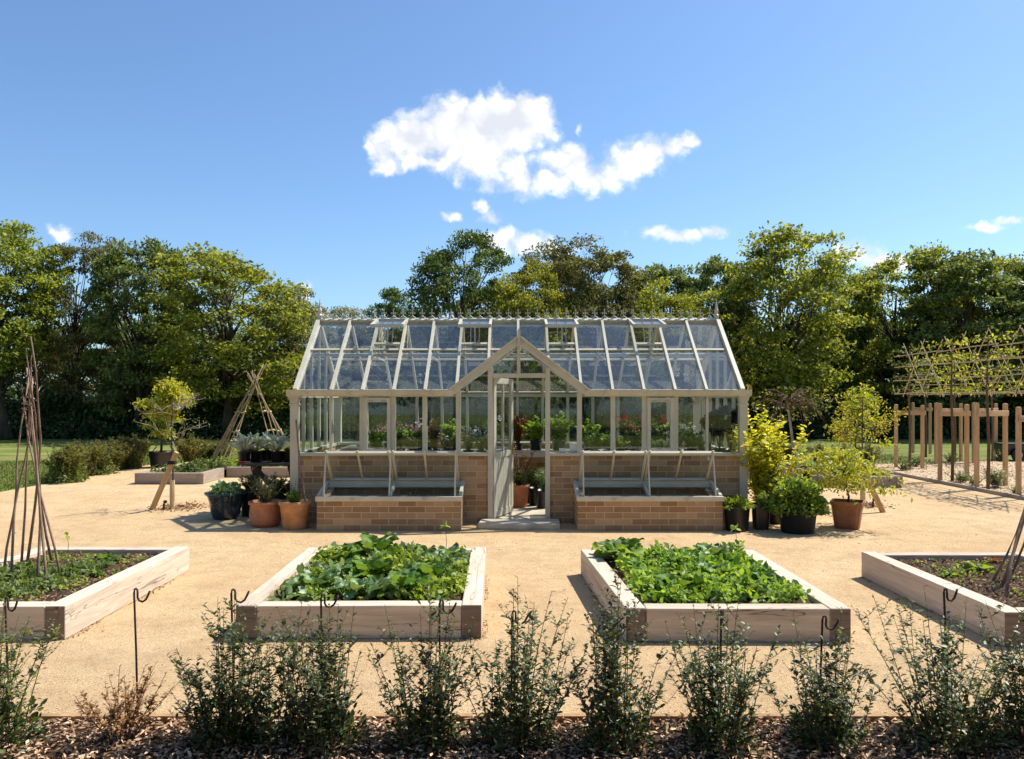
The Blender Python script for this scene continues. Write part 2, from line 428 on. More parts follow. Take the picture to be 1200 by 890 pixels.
# billow warp, then the clouds as a union of ellipses on the dome
wn = nt.nodes.new('ShaderNodeTexNoise'); wn.inputs['Scale'].default_value = 19; wn.inputs['Detail'].default_value = 7; wn.inputs['Roughness'].default_value = .6
nt.links.new(uv.outputs[0], wn.inputs['Vector'])
ws = nt.nodes.new('ShaderNodeVectorMath'); ws.operation = 'SUBTRACT'; nt.links.new(wn.outputs['Color'], ws.inputs[0]); ws.inputs[1].default_value = (.5, .5, .5)
wm = nt.nodes.new('ShaderNodeVectorMath'); wm.operation = 'MULTIPLY_ADD'; nt.links.new(ws.outputs[0], wm.inputs[0]); wm.inputs[1].default_value = (.05, .045, 0)
nt.links.new(uv.outputs[0], wm.inputs[2])
BL = [(600, 145, 55, 44), (545, 150, 62, 42), (490, 163, 50, 32), (449, 180, 22, 26), (560, 190, 80, 20), (605, 212, 46, 18), (500, 192, 60, 14),
      (668, 190, 34, 24), (700, 206, 52, 20), (742, 186, 46, 22), (775, 177, 34, 15), (796, 171, 22, 10), (648, 216, 34, 13),
      (676, 150, 7, 9), (526, 252, 15, 8), (573, 257, 17, 9), (560, 244, 12, 7), (600, 287, 48, 15), (645, 293, 36, 9),
      (795, 276, 56, 10), (835, 273, 24, 7), (1003, 301, 32, 16), (1037, 308, 36, 10), (1158, 266, 26, 6), (1184, 259, 14, 5),
      (66, 273, 17, 11), (352, 337, 13, 10)]
best = None
for (x, y, rx, ry) in BL:
    a = nt.nodes.new('ShaderNodeVectorMath'); a.operation = 'SUBTRACT'; nt.links.new(wm.outputs[0], a.inputs[0]); a.inputs[1].default_value = ((x - CX) / F, (HZ - y) / F, 0)
    b = nt.nodes.new('ShaderNodeVectorMath'); b.operation = 'MULTIPLY'; nt.links.new(a.outputs[0], b.inputs[0]); b.inputs[1].default_value = (F / rx, F / ry, 0)
    c = nt.nodes.new('ShaderNodeVectorMath'); c.operation = 'LENGTH'; nt.links.new(b.outputs[0], c.inputs[0])
    d = math_n(nt, 'MULTIPLY', math_n(nt, 'SUBTRACT', c.outputs['Value'], 1.0), max(.62, min(rx, ry) / 30.0))
    if best is None: best = d
    else:
        sm = nt.nodes.new('ShaderNodeMath'); sm.operation = 'SMOOTH_MIN'; nt.links.new(best, sm.inputs[0]); nt.links.new(d, sm.inputs[1]); sm.inputs[2].default_value = .12
        best = sm.outputs[0]
fn = noise(nt, uv.outputs[0], 42, 8, .68)
dens = math_n(nt, 'ADD', math_n(nt, 'MULTIPLY', best, -1.0), math_n(nt, 'MULTIPLY', math_n(nt, 'SUBTRACT', fn, .5), .9))
vo = nt.nodes.new('ShaderNodeTexVoronoi'); vo.feature = 'F1'; vo.inputs['Scale'].default_value = 30; vo.inputs['Detail'].default_value = 1; vo.inputs['Roughness'].default_value = .6
nt.links.new(wm.outputs[0], vo.inputs['Vector'])
puff = math_n(nt, 'SUBTRACT', .86, vo.outputs['Distance'])
dens = math_n(nt, 'ADD', dens, math_n(nt, 'MULTIPLY', puff, .48))
mr = nt.nodes.new('ShaderNodeMapRange'); mr.interpolation_type = 'SMOOTHSTEP'
nt.links.new(dens, mr.inputs[0]); mr.inputs[1].default_value = -.16; mr.inputs[2].default_value = .62
front = math_n(nt, 'GREATER_THAN', sx.outputs[1], .06)
cm = math_n(nt, 'MULTIPLY', mr.outputs[0], front)
cn = noise(nt, wm.outputs[0], 16, 4, .55)
inner = math_n(nt, 'MAXIMUM', math_n(nt, 'MULTIPLY', best, -.22), 0.0)
low = math_n(nt, 'MULTIPLY', math_n(nt, 'SUBTRACT', noise(nt, wm.outputs[0], 30, 5, .6), .5), .35)
ccol = ramp(nt, math_n(nt, 'ADD', math_n(nt, 'ADD', math_n(nt, 'SUBTRACT', cn, inner), low), math_n(nt, 'MULTIPLY', puff, .5)), [(.12, (4.5, 4.7, 5.2)), (.36, (5.5, 5.6, 5.9)), (.56, (7.2, 7.2, 7.25))])
blue = mixc(nt, 1.0, sky.outputs[0], (.72, .87, 1.0), 'MULTIPLY')
out = mixc(nt, cm, blue, ccol)
bg = nt.nodes.new('ShaderNodeBackground'); bg.inputs[1].default_value = .115
nt.links.new(out, bg.inputs[0]); wo = nt.nodes.new('ShaderNodeOutputWorld'); nt.links.new(bg.outputs[0], wo.inputs[0])

ld = bpy.data.lights.new('sun', 'SUN'); ld.energy = 4.5; ld.angle = R(.53); ld.color = (1, .955, .87)
so = bpy.data.objects.new('sun', ld); COL.objects.link(so); so.rotation_euler = SUN.to_track_quat('Z', 'Y').to_euler(); so.location = (20, 10, 30)
cd = bpy.data.cameras.new('camera'); cd.sensor_width = 36; cd.lens = F / 1200 * 36; cd.shift_y = 23 / 1200; cd.clip_end = 2000; cd.clip_start = .05
co = bpy.data.objects.new('camera', cd); COL.objects.link(co); co.location = (0, 0, EYE); co.rotation_euler = (R(90), 0, 0); SC.camera = co
SC.view_settings.view_transform = 'Standard'; SC.view_settings.look = 'None'; SC.view_settings.exposure = .64; SC.view_settings.gamma = 1
SC.render.engine = 'CYCLES'; c = SC.cycles
c.use_denoising = True; c.max_bounces = 7; c.diffuse_bounces = 3; c.glossy_bounces = 3; c.transmission_bounces = 3; c.transparent_max_bounces = 40
c.use_adaptive_sampling = True; c.adaptive_threshold = .02; c.caustics_reflective = False; c.caustics_refractive = False
c.sample_clamp_indirect = 4

# ------------------------------------------------------------------ ground
def flat(name, pts, z, mat, kind='structure'):
    mb = MB().add([(x, y, z) for x, y in pts], [tuple(range(len(pts)))])
    return tag(build(name, mb, mat), None, None, kind=kind)
flat('ground', [(-400, -60), (400, -60), (400, 600), (-400, 600)], 0.0, 'lawn')
XL, XR, YB = -8.9, 8.2, 19.2
flat('sand_path', [(XL, 3.90), (XR, 3.90), (XR, YB), (XL, YB)], .004, 'sand')
flat('gravel_bed', [(XR, 3.90), (24, 3.90), (24, 21.0), (12.5, 20.2), (XR, YB - .2)], .006, 'gravel')
flat('lawn', [(-14, YB + 3), (-40, YB + 3), (-40, 30.5), (2, 30.5), (-1, 26), (-5, 25)], .004, 'lawn_dry')
flat('mulch_border', [(-8, 1.2), (9, 1.2), (9, 3.88), (-8, 3.88)], .003, 'soil')
# timber edgings
e = build('path_edging', MB().box(-9, 9.5, 3.865, 3.90, -.02, .035), 'edging'); tag(e, 'low timber edging board between the bark mulch and the sand path', 'edging')
beam_obj('gravel_edging', (XR, 3.95, .02), (XR, YB, .02), .05, .09, 'oak_grey')
tag(bpy.data.objects['gravel_edging'], 'long low timber edging along the pale gravel on the right', 'edging')
# far meadow beyond the trees keeps the ground's own sheet

# bark chips (nobody could count them)
rg = np.random.default_rng(5); n = 21000
Pn = np.c_[rg.uniform(-3.2, 3.2, n), 3.86 - 1.1 * rg.random(n) ** 1.3, rg.uniform(.006, .035, n)]
o = leaf_mesh('bark_mulch', Pn, rdir(rg, n) * np.array([1, 1, .35]), rdir(rg, n, 1.2), rg.uniform(.015, .05, n), rg.uniform(.006, .016, n), T_DIAMOND, 'chip_light')
tag(o, None, None, kind='stuff'); o.data.materials.append(MATS['chip_dark'])
mi = (rg.random(len(o.data.polygons)) < .58).astype(np.int32); o.data.polygons.foreach_set('material_index', mi)
# loose grit on the sand
n = 9000; yy_ = 3.95 + 8 * rg.random(n) ** 1.7; Pn = np.c_[rg.uniform(-.72, .72, n) * yy_, yy_, np.full(n, .005)]
o = leaf_mesh('loose_grit', Pn, rdir(rg, n) * np.array([1, 1, .15]), rdir(rg, n, 1.5), rg.uniform(.004, .014, n), rg.uniform(.003, .009, n), T_FOLD, 'stone'); tag(o, None, None, kind='stuff')
o.data.materials.clear(); o.data.materials.append(MATS['chip_dark'])
n = 260; yy_ = 4.0 + 11 * rg.random(n); Pn = np.c_[rg.uniform(-.75, .75, n) * yy_, yy_, np.full(n, .008)]
o = leaf_mesh('leaf_litter', Pn, rdir(rg, n) * np.array([1, 1, .2]), rdir(rg, n, 1.5), rg.uniform(.015, .035, n), rg.uniform(.008, .018, n), T_FOLD, 'leaf_dead'); tag(o, None, None, kind='stuff')
# grass tufts on the lawns' near edges
def grass(name, x0, x1, y0, y1, n, seed, h=(.03, .07)):
    rg = np.random.default_rng(seed)
    Pn = np.c_[rg.uniform(x0, x1, n), rg.uniform(y0, y1, n), np.zeros(n)]
    d = rdir(rg, n, 1.6)
    o = leaf_mesh(name, Pn, d, rdir(rg, n), rg.uniform(h[0], h[1], n), rg.uniform(.008, .02, n), T_BLADE, 'grass_blade'); tag(o, None, None, kind='stuff')
grass('grass', -14, XL - .02, 11.5, 20, 16000, 1); grass('grass', -11, 11, YB + .03, 24, 22000, 2)
# gravel stones
n = 9000; Pn = np.c_[rg.uniform(8.3, 13, n), rg.uniform(11.5, 20.5, n), np.full(n, .008)]
o = leaf_mesh('gravel_stones', Pn, rdir(rg, n) * np.array([1, 1, .3]), rdir(rg, n, 1.2), rg.uniform(.02, .05, n), rg.uniform(.015, .035, n), T_FOLD, 'gravel_stone'); tag(o, None, None, kind='stuff')

# ------------------------------------------------------------------ trees of the far belt
def tree_meshes(seed, H, Rw, base, lean, n_clusters, n_leaf, leaf, sparse, trunk_r):
    """returns (trunk MB, leaf arrays) for one broadleaf tree of height H; crown between base*H and H"""
    rd = random.Random(seed); rg = np.random.default_rng(seed)
    mb = MB(); top = Vector((lean * H, rd.uniform(-.05, .05) * H, H * .8))
    tp = []
    for i in range(9):
        t = i / 8; p = top * t; wob = .028 * H * math.sin(t * math.pi)
        tp.append(Vector((p.x + rd.uniform(-1, 1) * wob, p.y + rd.uniform(-1, 1) * wob, p.z)))
    mb.tube(tp, [trunk_r * (1.25 if i == 0 else 1) * (1 - .82 * i / 8) for i in range(9)], 8)
    cz = H * (base + 1) / 2; hz = H * (1 - base) / 2
    lumps = [(rd.uniform(0, 6.28), rd.uniform(-1, 1), rd.uniform(.75, 1.22)) for _ in range(7)]
    cl = []
    for i in range(n_clusters):
        th = rd.uniform(0, 2 * math.pi); u = rd.uniform(-.95, 1); rr = rd.uniform(.45, 1) ** .55
        f = 1.0
        for (a, b, k) in lumps:
            q = max(0, math.cos(th - a)) * max(0, 1 - abs(u - b)); f += (k - 1) * q
        s = math.sqrt(max(0, 1 - u * u)) ** .75
        c = Vector((math.cos(th) * s * Rw * rr * f + lean * H * .7, math.sin(th) * s * Rw * rr * f * .9, cz + u * hz * (.72 + .28 * rr) * f))
        c.z = max(c.z, H * .14)
        cl.append(c)
    for c in cl:
        if rd.random() > .40: continue
        t = min(.95, max(.22, (c.z / H) * rd.uniform(.55, .85)))
        k = t * 8; i = min(7, int(k)); a = tp[i].lerp(tp[i + 1], k - i)
        r0 = trunk_r * (1 - .82 * t) * rd.uniform(.25, .5)
        m1 = a.lerp(c, .35) + Vector((rd.uniform(-.3, .3), rd.uniform(-.3, .3), rd.uniform(-.1, .45)))
        m2 = a.lerp(c, .7) + Vector((rd.uniform(-.3, .3), rd.uniform(-.3, .3), rd.uniform(-.1, .3)))
        mb.tube([a, m1, m2, c], [r0, r0 * .7, r0 * .42, r0 * .12], 5)
        for _ in range(3):
            e = c + Vector((rd.gauss(0, .33), rd.gauss(0, .33), rd.gauss(.05, .25))); mb.tube([m2, m2.lerp(e, .5) + Vector((0, 0, .1)), e], [r0 * .3, r0 * .2, r0 * .06], 4)
    C = np.array([tuple(c) for c in cl]); sz = rg.uniform(.26, .66, len(cl)) * (Rw / 2.6)
    idx = rg.integers(0, len(cl), n_leaf)
    off = rdir(rg, n_leaf) * (rg.random((n_leaf, 1)) ** .45) * np.array([1.25, 1.25, .55])
    Pl = C[idx] + off * sz[idx][:, None]
    keep = rg.random(n_leaf) > sparse * (rg.random(n_leaf))
    Pl = Pl[keep]; n = len(Pl)
    # stray sprays around the outline
    D = rdir(rg, n, -.15); N = rdir(rg, n, .9)
    return mb, (Pl, D, N, rg.uniform(leaf * .7, leaf * 1.35, n), rg.uniform(leaf * .45, leaf * .85, n))
KINDS = {
    'oak':    dict(H=8, Rw=2.9, base=.17, lean=.0, n_clusters=205, n_leaf=30000, leaf=.15, sparse=.1, trunk_r=.22, mat='leaf_oak'),
    'green':  dict(H=8, Rw=2.4, base=.14, lean=.02, n_clusters=170, n_leaf=25000, leaf=.16, sparse=.2, trunk_r=.19, mat='leaf_green'),
    'dark':   dict(H=8, Rw=2.5, base=.13, lean=-.03, n_clusters=190, n_leaf=31000, leaf=.14, sparse=.15, trunk_r=.2, mat='leaf_dark'),
    'sparse': dict(H=8, Rw=2.5, base=.12, lean=.05, n_clusters=200, n_leaf=31000, leaf=.12, sparse=.3, trunk_r=.17, mat='leaf_brown'),
    'leaning': dict(H=8, Rw=2.6, base=.24, lean=-.10, n_clusters=180, n_leaf=27000, leaf=.14, sparse=.2, trunk_r=.21, mat='leaf_oak'),
    'grey':   dict(H=8, Rw=2.3, base=.06, lean=.0, n_clusters=190, n_leaf=28000, leaf=.12, sparse=.1, trunk_r=.14, mat='leaf_grey'),
    'lime':   dict(H=8, Rw=2.8, base=.14, lean=.03, n_clusters=190, n_leaf=28000, leaf=.14, sparse=.1, trunk_r=.18, mat='leaf_lime2'),
}
leafmat('leaf_lime2', [(.15, (.12, .15, .02)), (.5, (.25, .27, .035)), (.85, (.40, .39, .065))], .42)
PROTO = {}
def tree(kind, px, top, width, D, label, rot=0.0, group='trees of the belt behind the lawn'):
    H = ZD(top, D); k = KINDS[kind]
    sw = (width * D / F / 2) / k['Rw']; loc = (XD(px, D), D, 0)
    if kind not in PROTO:
        pr = dict(k); mat = pr.pop('mat')
        tr, lf = tree_meshes(hash_seed(kind), **pr)
        o = thing('broadleaf_tree', label, 'tree', loc, group)
        build('trunk', tr, 'bark', o, smooth=True, rel=True)
        leaf_mesh('crown', *lf, T_DIAMOND, mat, o)
        PROTO[kind] = o; o.rotation_euler = (0, 0, rot); o.scale = (sw, sw, H / 8)
        return o
    return copy_tree(PROTO[kind], loc, rot, label, (sw, sw, H / 8))
def hash_seed(s): return sum(ord(c) * (i + 3) for i, c in enumerate(s))
TR = [
    ('leaning', 8, 262, 165, 31, 0.2, 'tall olive-green tree cut by the left edge of the picture, tallest at left'),
    ('sparse', 84, 288, 108, 33, 1.0, 'thin brownish tree with spiky top, just right of the leftmost tree'),
    ('green', 162, 286, 118, 32, .4, 'mid-green tree behind the black-potted maple, with a dark leaning trunk'),
    ('oak', 268, 304, 190, 31.5, 2.0, 'broad golden-olive oak behind the stick wigwam left of the greenhouse'),
    ('grey', 350, 330, 100, 34, 0.3, 'pale grey-green tree rising behind the greenhouse roof left end'),
    ('grey', 408, 356, 90, 36, 1.8, 'low grey tree whose top meets the left end of the ridge'),
    ('dark', 462, 352, 80, 38, .9, 'low dark tree top in the dip left of the tall dark tree'),
    ('dark', 533, 290, 125, 33, 2.4, 'tall dark-green tree above the left half of the greenhouse ridge'),
    ('lime', 615, 320, 110, 31.5, .2, 'rounded yellow-green tree above the porch gable'),
    ('sparse', 655, 300, 120, 36, 2.9, 'open brownish tree behind the rounded yellow-green one'),
    ('sparse', 708, 296, 150, 34, 4.0, 'open dark-branched tree above the right half of the ridge'),
    ('green', 775, 312, 110, 35, 2.2, 'mid-green tree between the open-branched tree and the ridge right end'),
    ('lime', 790, 345, 110, 31, 3.0, 'low yellow-green tree just over the right end of the ridge'),
    ('green', 838, 308, 100, 34, 5.0, 'green tree directly behind the right finial of the ridge'),
    ('oak', 912, 290, 175, 31.5, 4.2, 'biggest golden oak, right of the greenhouse'),
    ('dark', 985, 320, 110, 35, 4.4, 'dark tree in the dip right of the biggest golden oak'),
    ('oak', 1050, 306, 140, 33.5, 5.4, 'golden-green oak behind the cane lattice left end'),
    ('green', 1122, 298, 140, 32, 1.2, 'bushy green tree behind the middle of the cane lattice'),
    ('oak', 1185, 310, 130, 33, .8, 'golden tree near the right edge of the picture'),
    ('dark', 1235, 300, 150, 32, 2.0, 'dark tree cut by the right edge of the picture'),
    ('green', 575, 336, 110, 37, 1.1, 'mid-green tree low behind the ridge, between the tall dark tree and the yellow-green one'),
    ('dark', 668, 334, 120, 38, .4, 'dark tree low behind the ridge, between the two open brownish trees'),
    ('green', 738, 338, 110, 38, 3.3, 'mid-green tree low behind the right half of the ridge'),
    ('dark', -70, 280, 150, 32, .1, 'dark tree outside the left edge behind the leftmost tree'),
]
BACK = [('dark', 45, 395, 'far low tree seen through the gap between the two leftmost trees'), ('green', 130, 375, 'far tree filling the gap behind the spiky brownish tree'),
        ('dark', 215, 385, 'far dark tree seen between the mid-green tree and the golden oak'), ('dark', 320, 380, 'far dark tree seen right of the golden oak trunk'),
        ('green', 400, 395, 'far tree seen through the left end glass of the greenhouse'), ('dark', 500, 385, 'far tree seen through the left half of the greenhouse'),
        ('green', 580, 380, 'far tree seen through the greenhouse doorway'), ('dark', 660, 385, 'far tree seen through the glass right of the door'),
        ('dark', 740, 372, 'far tree seen through the right half of the greenhouse'), ('green', 865, 375, 'far tree seen just right of the greenhouse'),
        ('dark', 950, 380, 'far dark tree behind the weeping bare shrub'), ('dark', 1015, 372, 'far dark tree left of the cane lattice'),
        ('green', 1090, 372, 'far tree behind the lattice, left half'), ('dark', 1165, 375, 'far tree behind the lattice, right half')]
for k, px, top, wd, D, rot, lab in TR: tree(k, px, top, wd, D, lab, rot)
rd = random.Random(4)
for k, px, top, lab in BACK: tree(k, px, top, 120, 41 + rd.uniform(-2, 2), lab, rd.uniform(0, 6))

for i, k in enumerate(('dark', 'oak', 'green', 'dark', 'green', 'oak', 'dark', 'green')):  # out-of-view trees, added so the greenhouse glass mirrors woodland instead of open sky
    copy_tree(PROTO[k], (-26 + i * 7.4, -13 - 2 * (i % 3), 0), i * 1.7, 'tall unseen tree added behind the viewpoint for the greenhouse glass to mirror', (1.7, 1.7, 1.25), group='unseen trees added behind the viewpoint')
# dense undergrowth at the foot of the belt
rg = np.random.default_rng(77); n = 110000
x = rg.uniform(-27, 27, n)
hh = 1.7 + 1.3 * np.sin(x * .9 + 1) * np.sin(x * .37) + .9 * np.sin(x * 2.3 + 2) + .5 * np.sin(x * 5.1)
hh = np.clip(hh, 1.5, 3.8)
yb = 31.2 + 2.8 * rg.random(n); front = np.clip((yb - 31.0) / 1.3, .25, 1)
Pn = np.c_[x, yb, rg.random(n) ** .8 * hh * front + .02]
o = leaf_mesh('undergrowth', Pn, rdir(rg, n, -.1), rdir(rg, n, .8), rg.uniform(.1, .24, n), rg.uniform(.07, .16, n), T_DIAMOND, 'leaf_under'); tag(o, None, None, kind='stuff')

# ------------------------------------------------------------------ greenhouse
GX, Y0, Y1, YR = .09, 10.10, 12.60, 11.35
ZS, ZE, ZR = .92, 1.70, 2.76
HW = 2.925
gh = thing('greenhouse', 'long glass greenhouse with stone-coloured frame, brick base and small gabled porch', 'greenhouse', (GX, Y0, 0))
xs = [GX - HW, GX - HW + .4685] + [GX - 2.4565 + .4094 * i for i in range(1, 12)] + [GX + HW - .4685, GX + HW]
PW, PA = .84, 2.34            # porch half width, apex height
PE = 1.70                     # porch eaves
def roof_y(z): return Y0 + (z - ZE) / (ZR - ZE) * (YR - Y0)
def valley(x):
    dx = abs(x - GX)
    return ZE if dx >= PW else PA - (PA - PE) * dx / PW
rn = Vector((0, -(ZR - ZE), (YR - Y0))).normalized()      # front roof normal
rb = Vector((0, (ZR - ZE), (YR - Y0))).normalized()
def wall(x0, x1, y0, y1, z0=0, z1=.88): build('brick_wall', MB().box(x0, x1, y0, y1, z0, z1), 'brick', gh)
DL, DR = GX - .375, GX + .375
wall(xs[0] + .04, DL - .03, Y0 - .01, Y0 + .10); wall(DR + .03, xs[-1] - .04, Y0 - .01, Y0 + .10)
wall(xs[0] + .04, xs[-1] - .04, Y1 - .10, Y1 + .01)
wall(xs[0] - .01, xs[0] + .035, Y0 + .02, Y1 - .02); wall(xs[-1] - .035, xs[-1] + .01, Y0 + .02, Y1 - .02)
for (a, b, c, d) in ((xs[0] - .02, DL - .03, Y0 - .045, Y0 + .11), (DR + .03, xs[-1] + .02, Y0 - .045, Y0 + .11), (xs[0] - .02, xs[-1] + .02, Y1 - .11, Y1 + .045)):
    build('sill', MB().box(a, b, c, d, .88, ZS), 'paint', gh, bevel=.004)
for xx in (xs[0], xs[-1]): build('sill', MB().box(xx - .045, xx + .05, Y0 + .112, Y1 - .112, .88, ZS), 'paint', gh)
# corner posts with flared capitals
for xx, sg in ((xs[0], -1), (xs[-1], 1)):
    for yy_, sy in ((Y0, -1), (Y1, 1)):
        mb = MB().box(xx - .052, xx + .052, yy_ - .05, yy_ + .05, 0, ZE - .1)
        mb.box(xx - .062, xx + .062, yy_ - .06, yy_ + .06, ZE - .16, ZE - .14)
        for i in range(5):
            g_ = .004 + .016 * (i / 4) ** 2
            mb.box(xx - .052 - g_ * 2, xx + .052 + g_ * 2, yy_ - .05 - g_ * 2, yy_ + .05 + g_ * 2, ZE - .1 + i * .016, ZE - .1 + (i + 1) * .016)
        mb.box(xx - .058, xx + .058, yy_ - .056, yy_ + .056, 0, .14)
        build('corner_post', mb, 'paint', gh, bevel=.003)
# gutters / eaves beam
def gutter(y, sy, x0, x1):
    mb = MB().box(x0, x1, y - .03, y + .03, ZE - .045, ZE + .01)
    prof = [(0, -.04), (.045, -.038), (.06, -.02), (.068, .02), (.078, .03), (.078, .042), (0, .042)]
    pts = [(x0, y + sy * (.03 + a), ZE + b) for a, b in prof]
    mb.prism(pts, (x1 - x0, 0, 0))
    for i in range(4):
        xx = x0 + (x1 - x0) * (i + .5) / 4; mb.box(xx - .012, xx + .012, y + sy * .112 - .004, y + sy * .112 + .004, ZE - .03, ZE + .047)
    return mb
build('gutter', gutter(Y0, -1, xs[0] - .09, GX - PW - .02), 'paint', gh); build('gutter', gutter(Y0, -1, GX + PW + .02, xs[-1] + .09), 'paint', gh)
build('gutter', gutter(Y1, 1, xs[0] - .09, xs[-1] + .09), 'paint', gh)
for xx in (xs[0], xs[-1]): build('eaves_beam', MB().box(xx - .03, xx + .03, Y0 + .07, Y1 - .07, ZE - .06, ZE + .012), 'paint', gh)
# roof
def on(x, z, side=0, lift=0.0):
    y = roof_y(z) if side == 0 else 2 * YR - roof_y(z)
    return Vector((x, y, z)) + (rn if side == 0 else rb) * lift
for i, x in enumerate(xs):
    for side in (0, 1):
        zb = max(ZE + .02, valley(x) + (.02 if abs(x - GX) < PW else 0)) if side == 0 else ZE + .02
        end = i in (0, len(xs) - 1)
        wd = .055 if end else .034
        build('rafter', MB().beam(on(x, zb, side, .018), on(x, ZR - .015, side, .018), wd, .05 if not end else .07, (rn if side == 0 else rb)), 'paint', gh)
        if i % 2 == 0 and 0 < i < 14:   # inner rib below the glass
            build('inner_rib', MB().beam(on(x, zb, side, -.035), on(x, ZR - .05, side, -.035), .02, .045, (rn if side == 0 else rb)), 'paint', gh)
ZP = 2.30
VZ = 2.385     # bottom of the vent openings
vents = (2, 5, 8, 11)
for i in range(14):
    a, b = xs[i] + .016, xs[i + 1] - .016
    for side in (0, 1):
        nv = rn if side == 0 else rb
        va, vb = (valley(a), valley(b)) if side == 0 else (ZE, ZE)
        top = VZ if (side == 0 and i in vents) else ZR - .01
        pts = [on(a, va + .015, side), on(b, vb + .015, side), on(b, top, side), on(a, top, side)]
        build('roof_pane', MB().prism(pts, nv * .004), 'roof_glass', gh)
for side in (0, 1):
    nv = rn if side == 0 else rb
    build('purlin', MB().beam(on(xs[0] + .03, ZP, side, .012), on(xs[-1] - .03, ZP, side, .012), .03, .026, nv) .beam(on(xs[0] + .03, ZP - .045, side, -.03), on(xs[-1] - .03, ZP - .045, side, -.03), .022, .03, nv), 'paint', gh)
    build('eaves_rail', MB().beam(on(xs[0], ZE + .02, side, .01), on(GX - PW if side == 0 else xs[-1], ZE + .02, side, .01), .04, .02, nv), 'paint', gh)
    if side == 0: build('eaves_rail', MB().beam(on(GX + PW, ZE + .02, side, .01), on(xs[-1], ZE + .02, side, .01), .04, .02, nv), 'paint', gh)
# inner ties and brackets
tie = MB()
for i in (2, 4, 10, 12):
    tie.box(xs[i] - .012, xs[i] + .012, YR - .62, YR + .62, 2.20, 2.23)
    tie.beam((xs[i], YR, 2.23), (xs[i], YR, ZR - .04), .02, .02)
build('tie_bar', tie, 'paint', gh)
# roof vents, propped open
for k in vents:
    v_ = bpy.data.objects.new('roof_vent', None); COL.objects.link(v_); v_.parent = gh
    a, b = xs[k] - .012, xs[k + 1] + .012
    hy, hz = YR - .03, ZR + .012; ey, ez = hy - .50, hz - .125
    fr = MB()
    for xx in (a, b): fr.beam((xx, hy, hz), (xx, ey, ez), .036, .045)
    fr.beam((a - .018, ey, ez), (b + .018, ey, ez), .04, .045).beam((a, hy, hz + .003), (b, hy, hz + .003), .035, .04)
    build('vent_frame', fr, 'paint', v_)
    build('pane', MB().prism([(a, hy, hz), (b, hy, hz), (b, ey, ez), (a, ey, ez)], (0, 0, .005)), 'roof_glass', v_)
    kerb = MB().beam(on(xs[k], VZ, 0, .016), on(xs[k + 1], VZ, 0, .016), .035, .03, rn)
    build('vent_kerb', kerb, 'paint', v_)
    mid = (a + b) / 2
    build('stay', MB().beam((mid - .06, hy - .30, hz - .1), (mid - .06, on(0, VZ).y, VZ + .02), .012, .012).beam((mid + .06, hy - .30, hz - .1), (mid + .06, on(0, VZ).y, VZ + .02), .012, .012)
          .tube([(mid, hy - .42, hz - .12), (mid, on(0, VZ).y - .02, VZ)], .009, 8), 'steel', v_)
# ridge, cresting, finials
build('ridge', MB().box(xs[0] - .01, xs[-1] + .01, YR - .022, YR + .022, ZR - .07, ZR + .03).prism([(xs[0] - .01, YR - .05, ZR + .015), (xs[0] - .01, YR, ZR + .052), (xs[0] - .01, YR + .05, ZR + .015)], (2 * HW + .02, 0, 0)), 'paint', gh)
cr = MB(); nf = 41
for i in range(nf):
    x = xs[0] + .11 + (2 * HW - .22) * i / (nf - 1); z = ZR + .05
    cr.box(x - .006, x + .006, YR - .005, YR + .005, z, z + .115)
    cr.box(x - .030, x + .030, YR - .004, YR + .004, z + .068, z + .080)
    for sx_ in (-1, 1):
        cr.box(x + sx_ * .030 - .006, x + sx_ * .030 + .006, YR - .0045, YR + .0045, z + .060, z + .088)
        cr.tube([(x, YR, z + .045), (x + sx_ * .02, YR, z + .02), (x + sx_ * .045, YR, z + .004)], .0045, 5)
    cr.prism([(x - .014, YR - .004, z + .115), (x + .014, YR - .004, z + .115), (x, YR - .004, z + .145)], (0, .008, 0))
build('ridge_cresting', cr, 'paint', gh)
for xx in (xs[0] + .015, xs[-1] - .015):
    build('finial', MB().lathe((xx, YR, ZR - .02), [(.03, 0), (.03, .09), (.038, .095), (.038, .11), (.022, .13), (.03, .17), (.032, .18), (.018, .22), (.004, .35)], 12), 'paint', gh)
# side walls: mullions, gable bars and panes
ys = [Y0 + (Y1 - Y0) * i / 6 for i in range(7)]
def rz(y): return ZE + (ZR - ZE) * (1 - abs(y - YR) / (YR - Y0))
for xx in (xs[0], xs[-1]):
    for y in ys[1:-1]:
        build('mullion', MB().box(xx - .022, xx + .022, y - .018, y + .018, ZS, ZE - .06).box(xx - .018, xx + .018, y - .016, y + .016, ZE + .012, rz(y) - .02), 'paint', gh)
    for i in range(6):
        a, b = ys[i] + .018, ys[i + 1] - .018
        build('wall_pane', MB().box(xx - .003, xx + .002, a, b, ZS, ZE - .06), 'glass', gh)
        build('gable_pane', MB().prism([(xx, a, ZE + .012), (xx, b, ZE + .012), (xx, b, rz(b) - .01), (xx, a, rz(a) - .01)], (.004, 0, 0)), 'glass', gh)
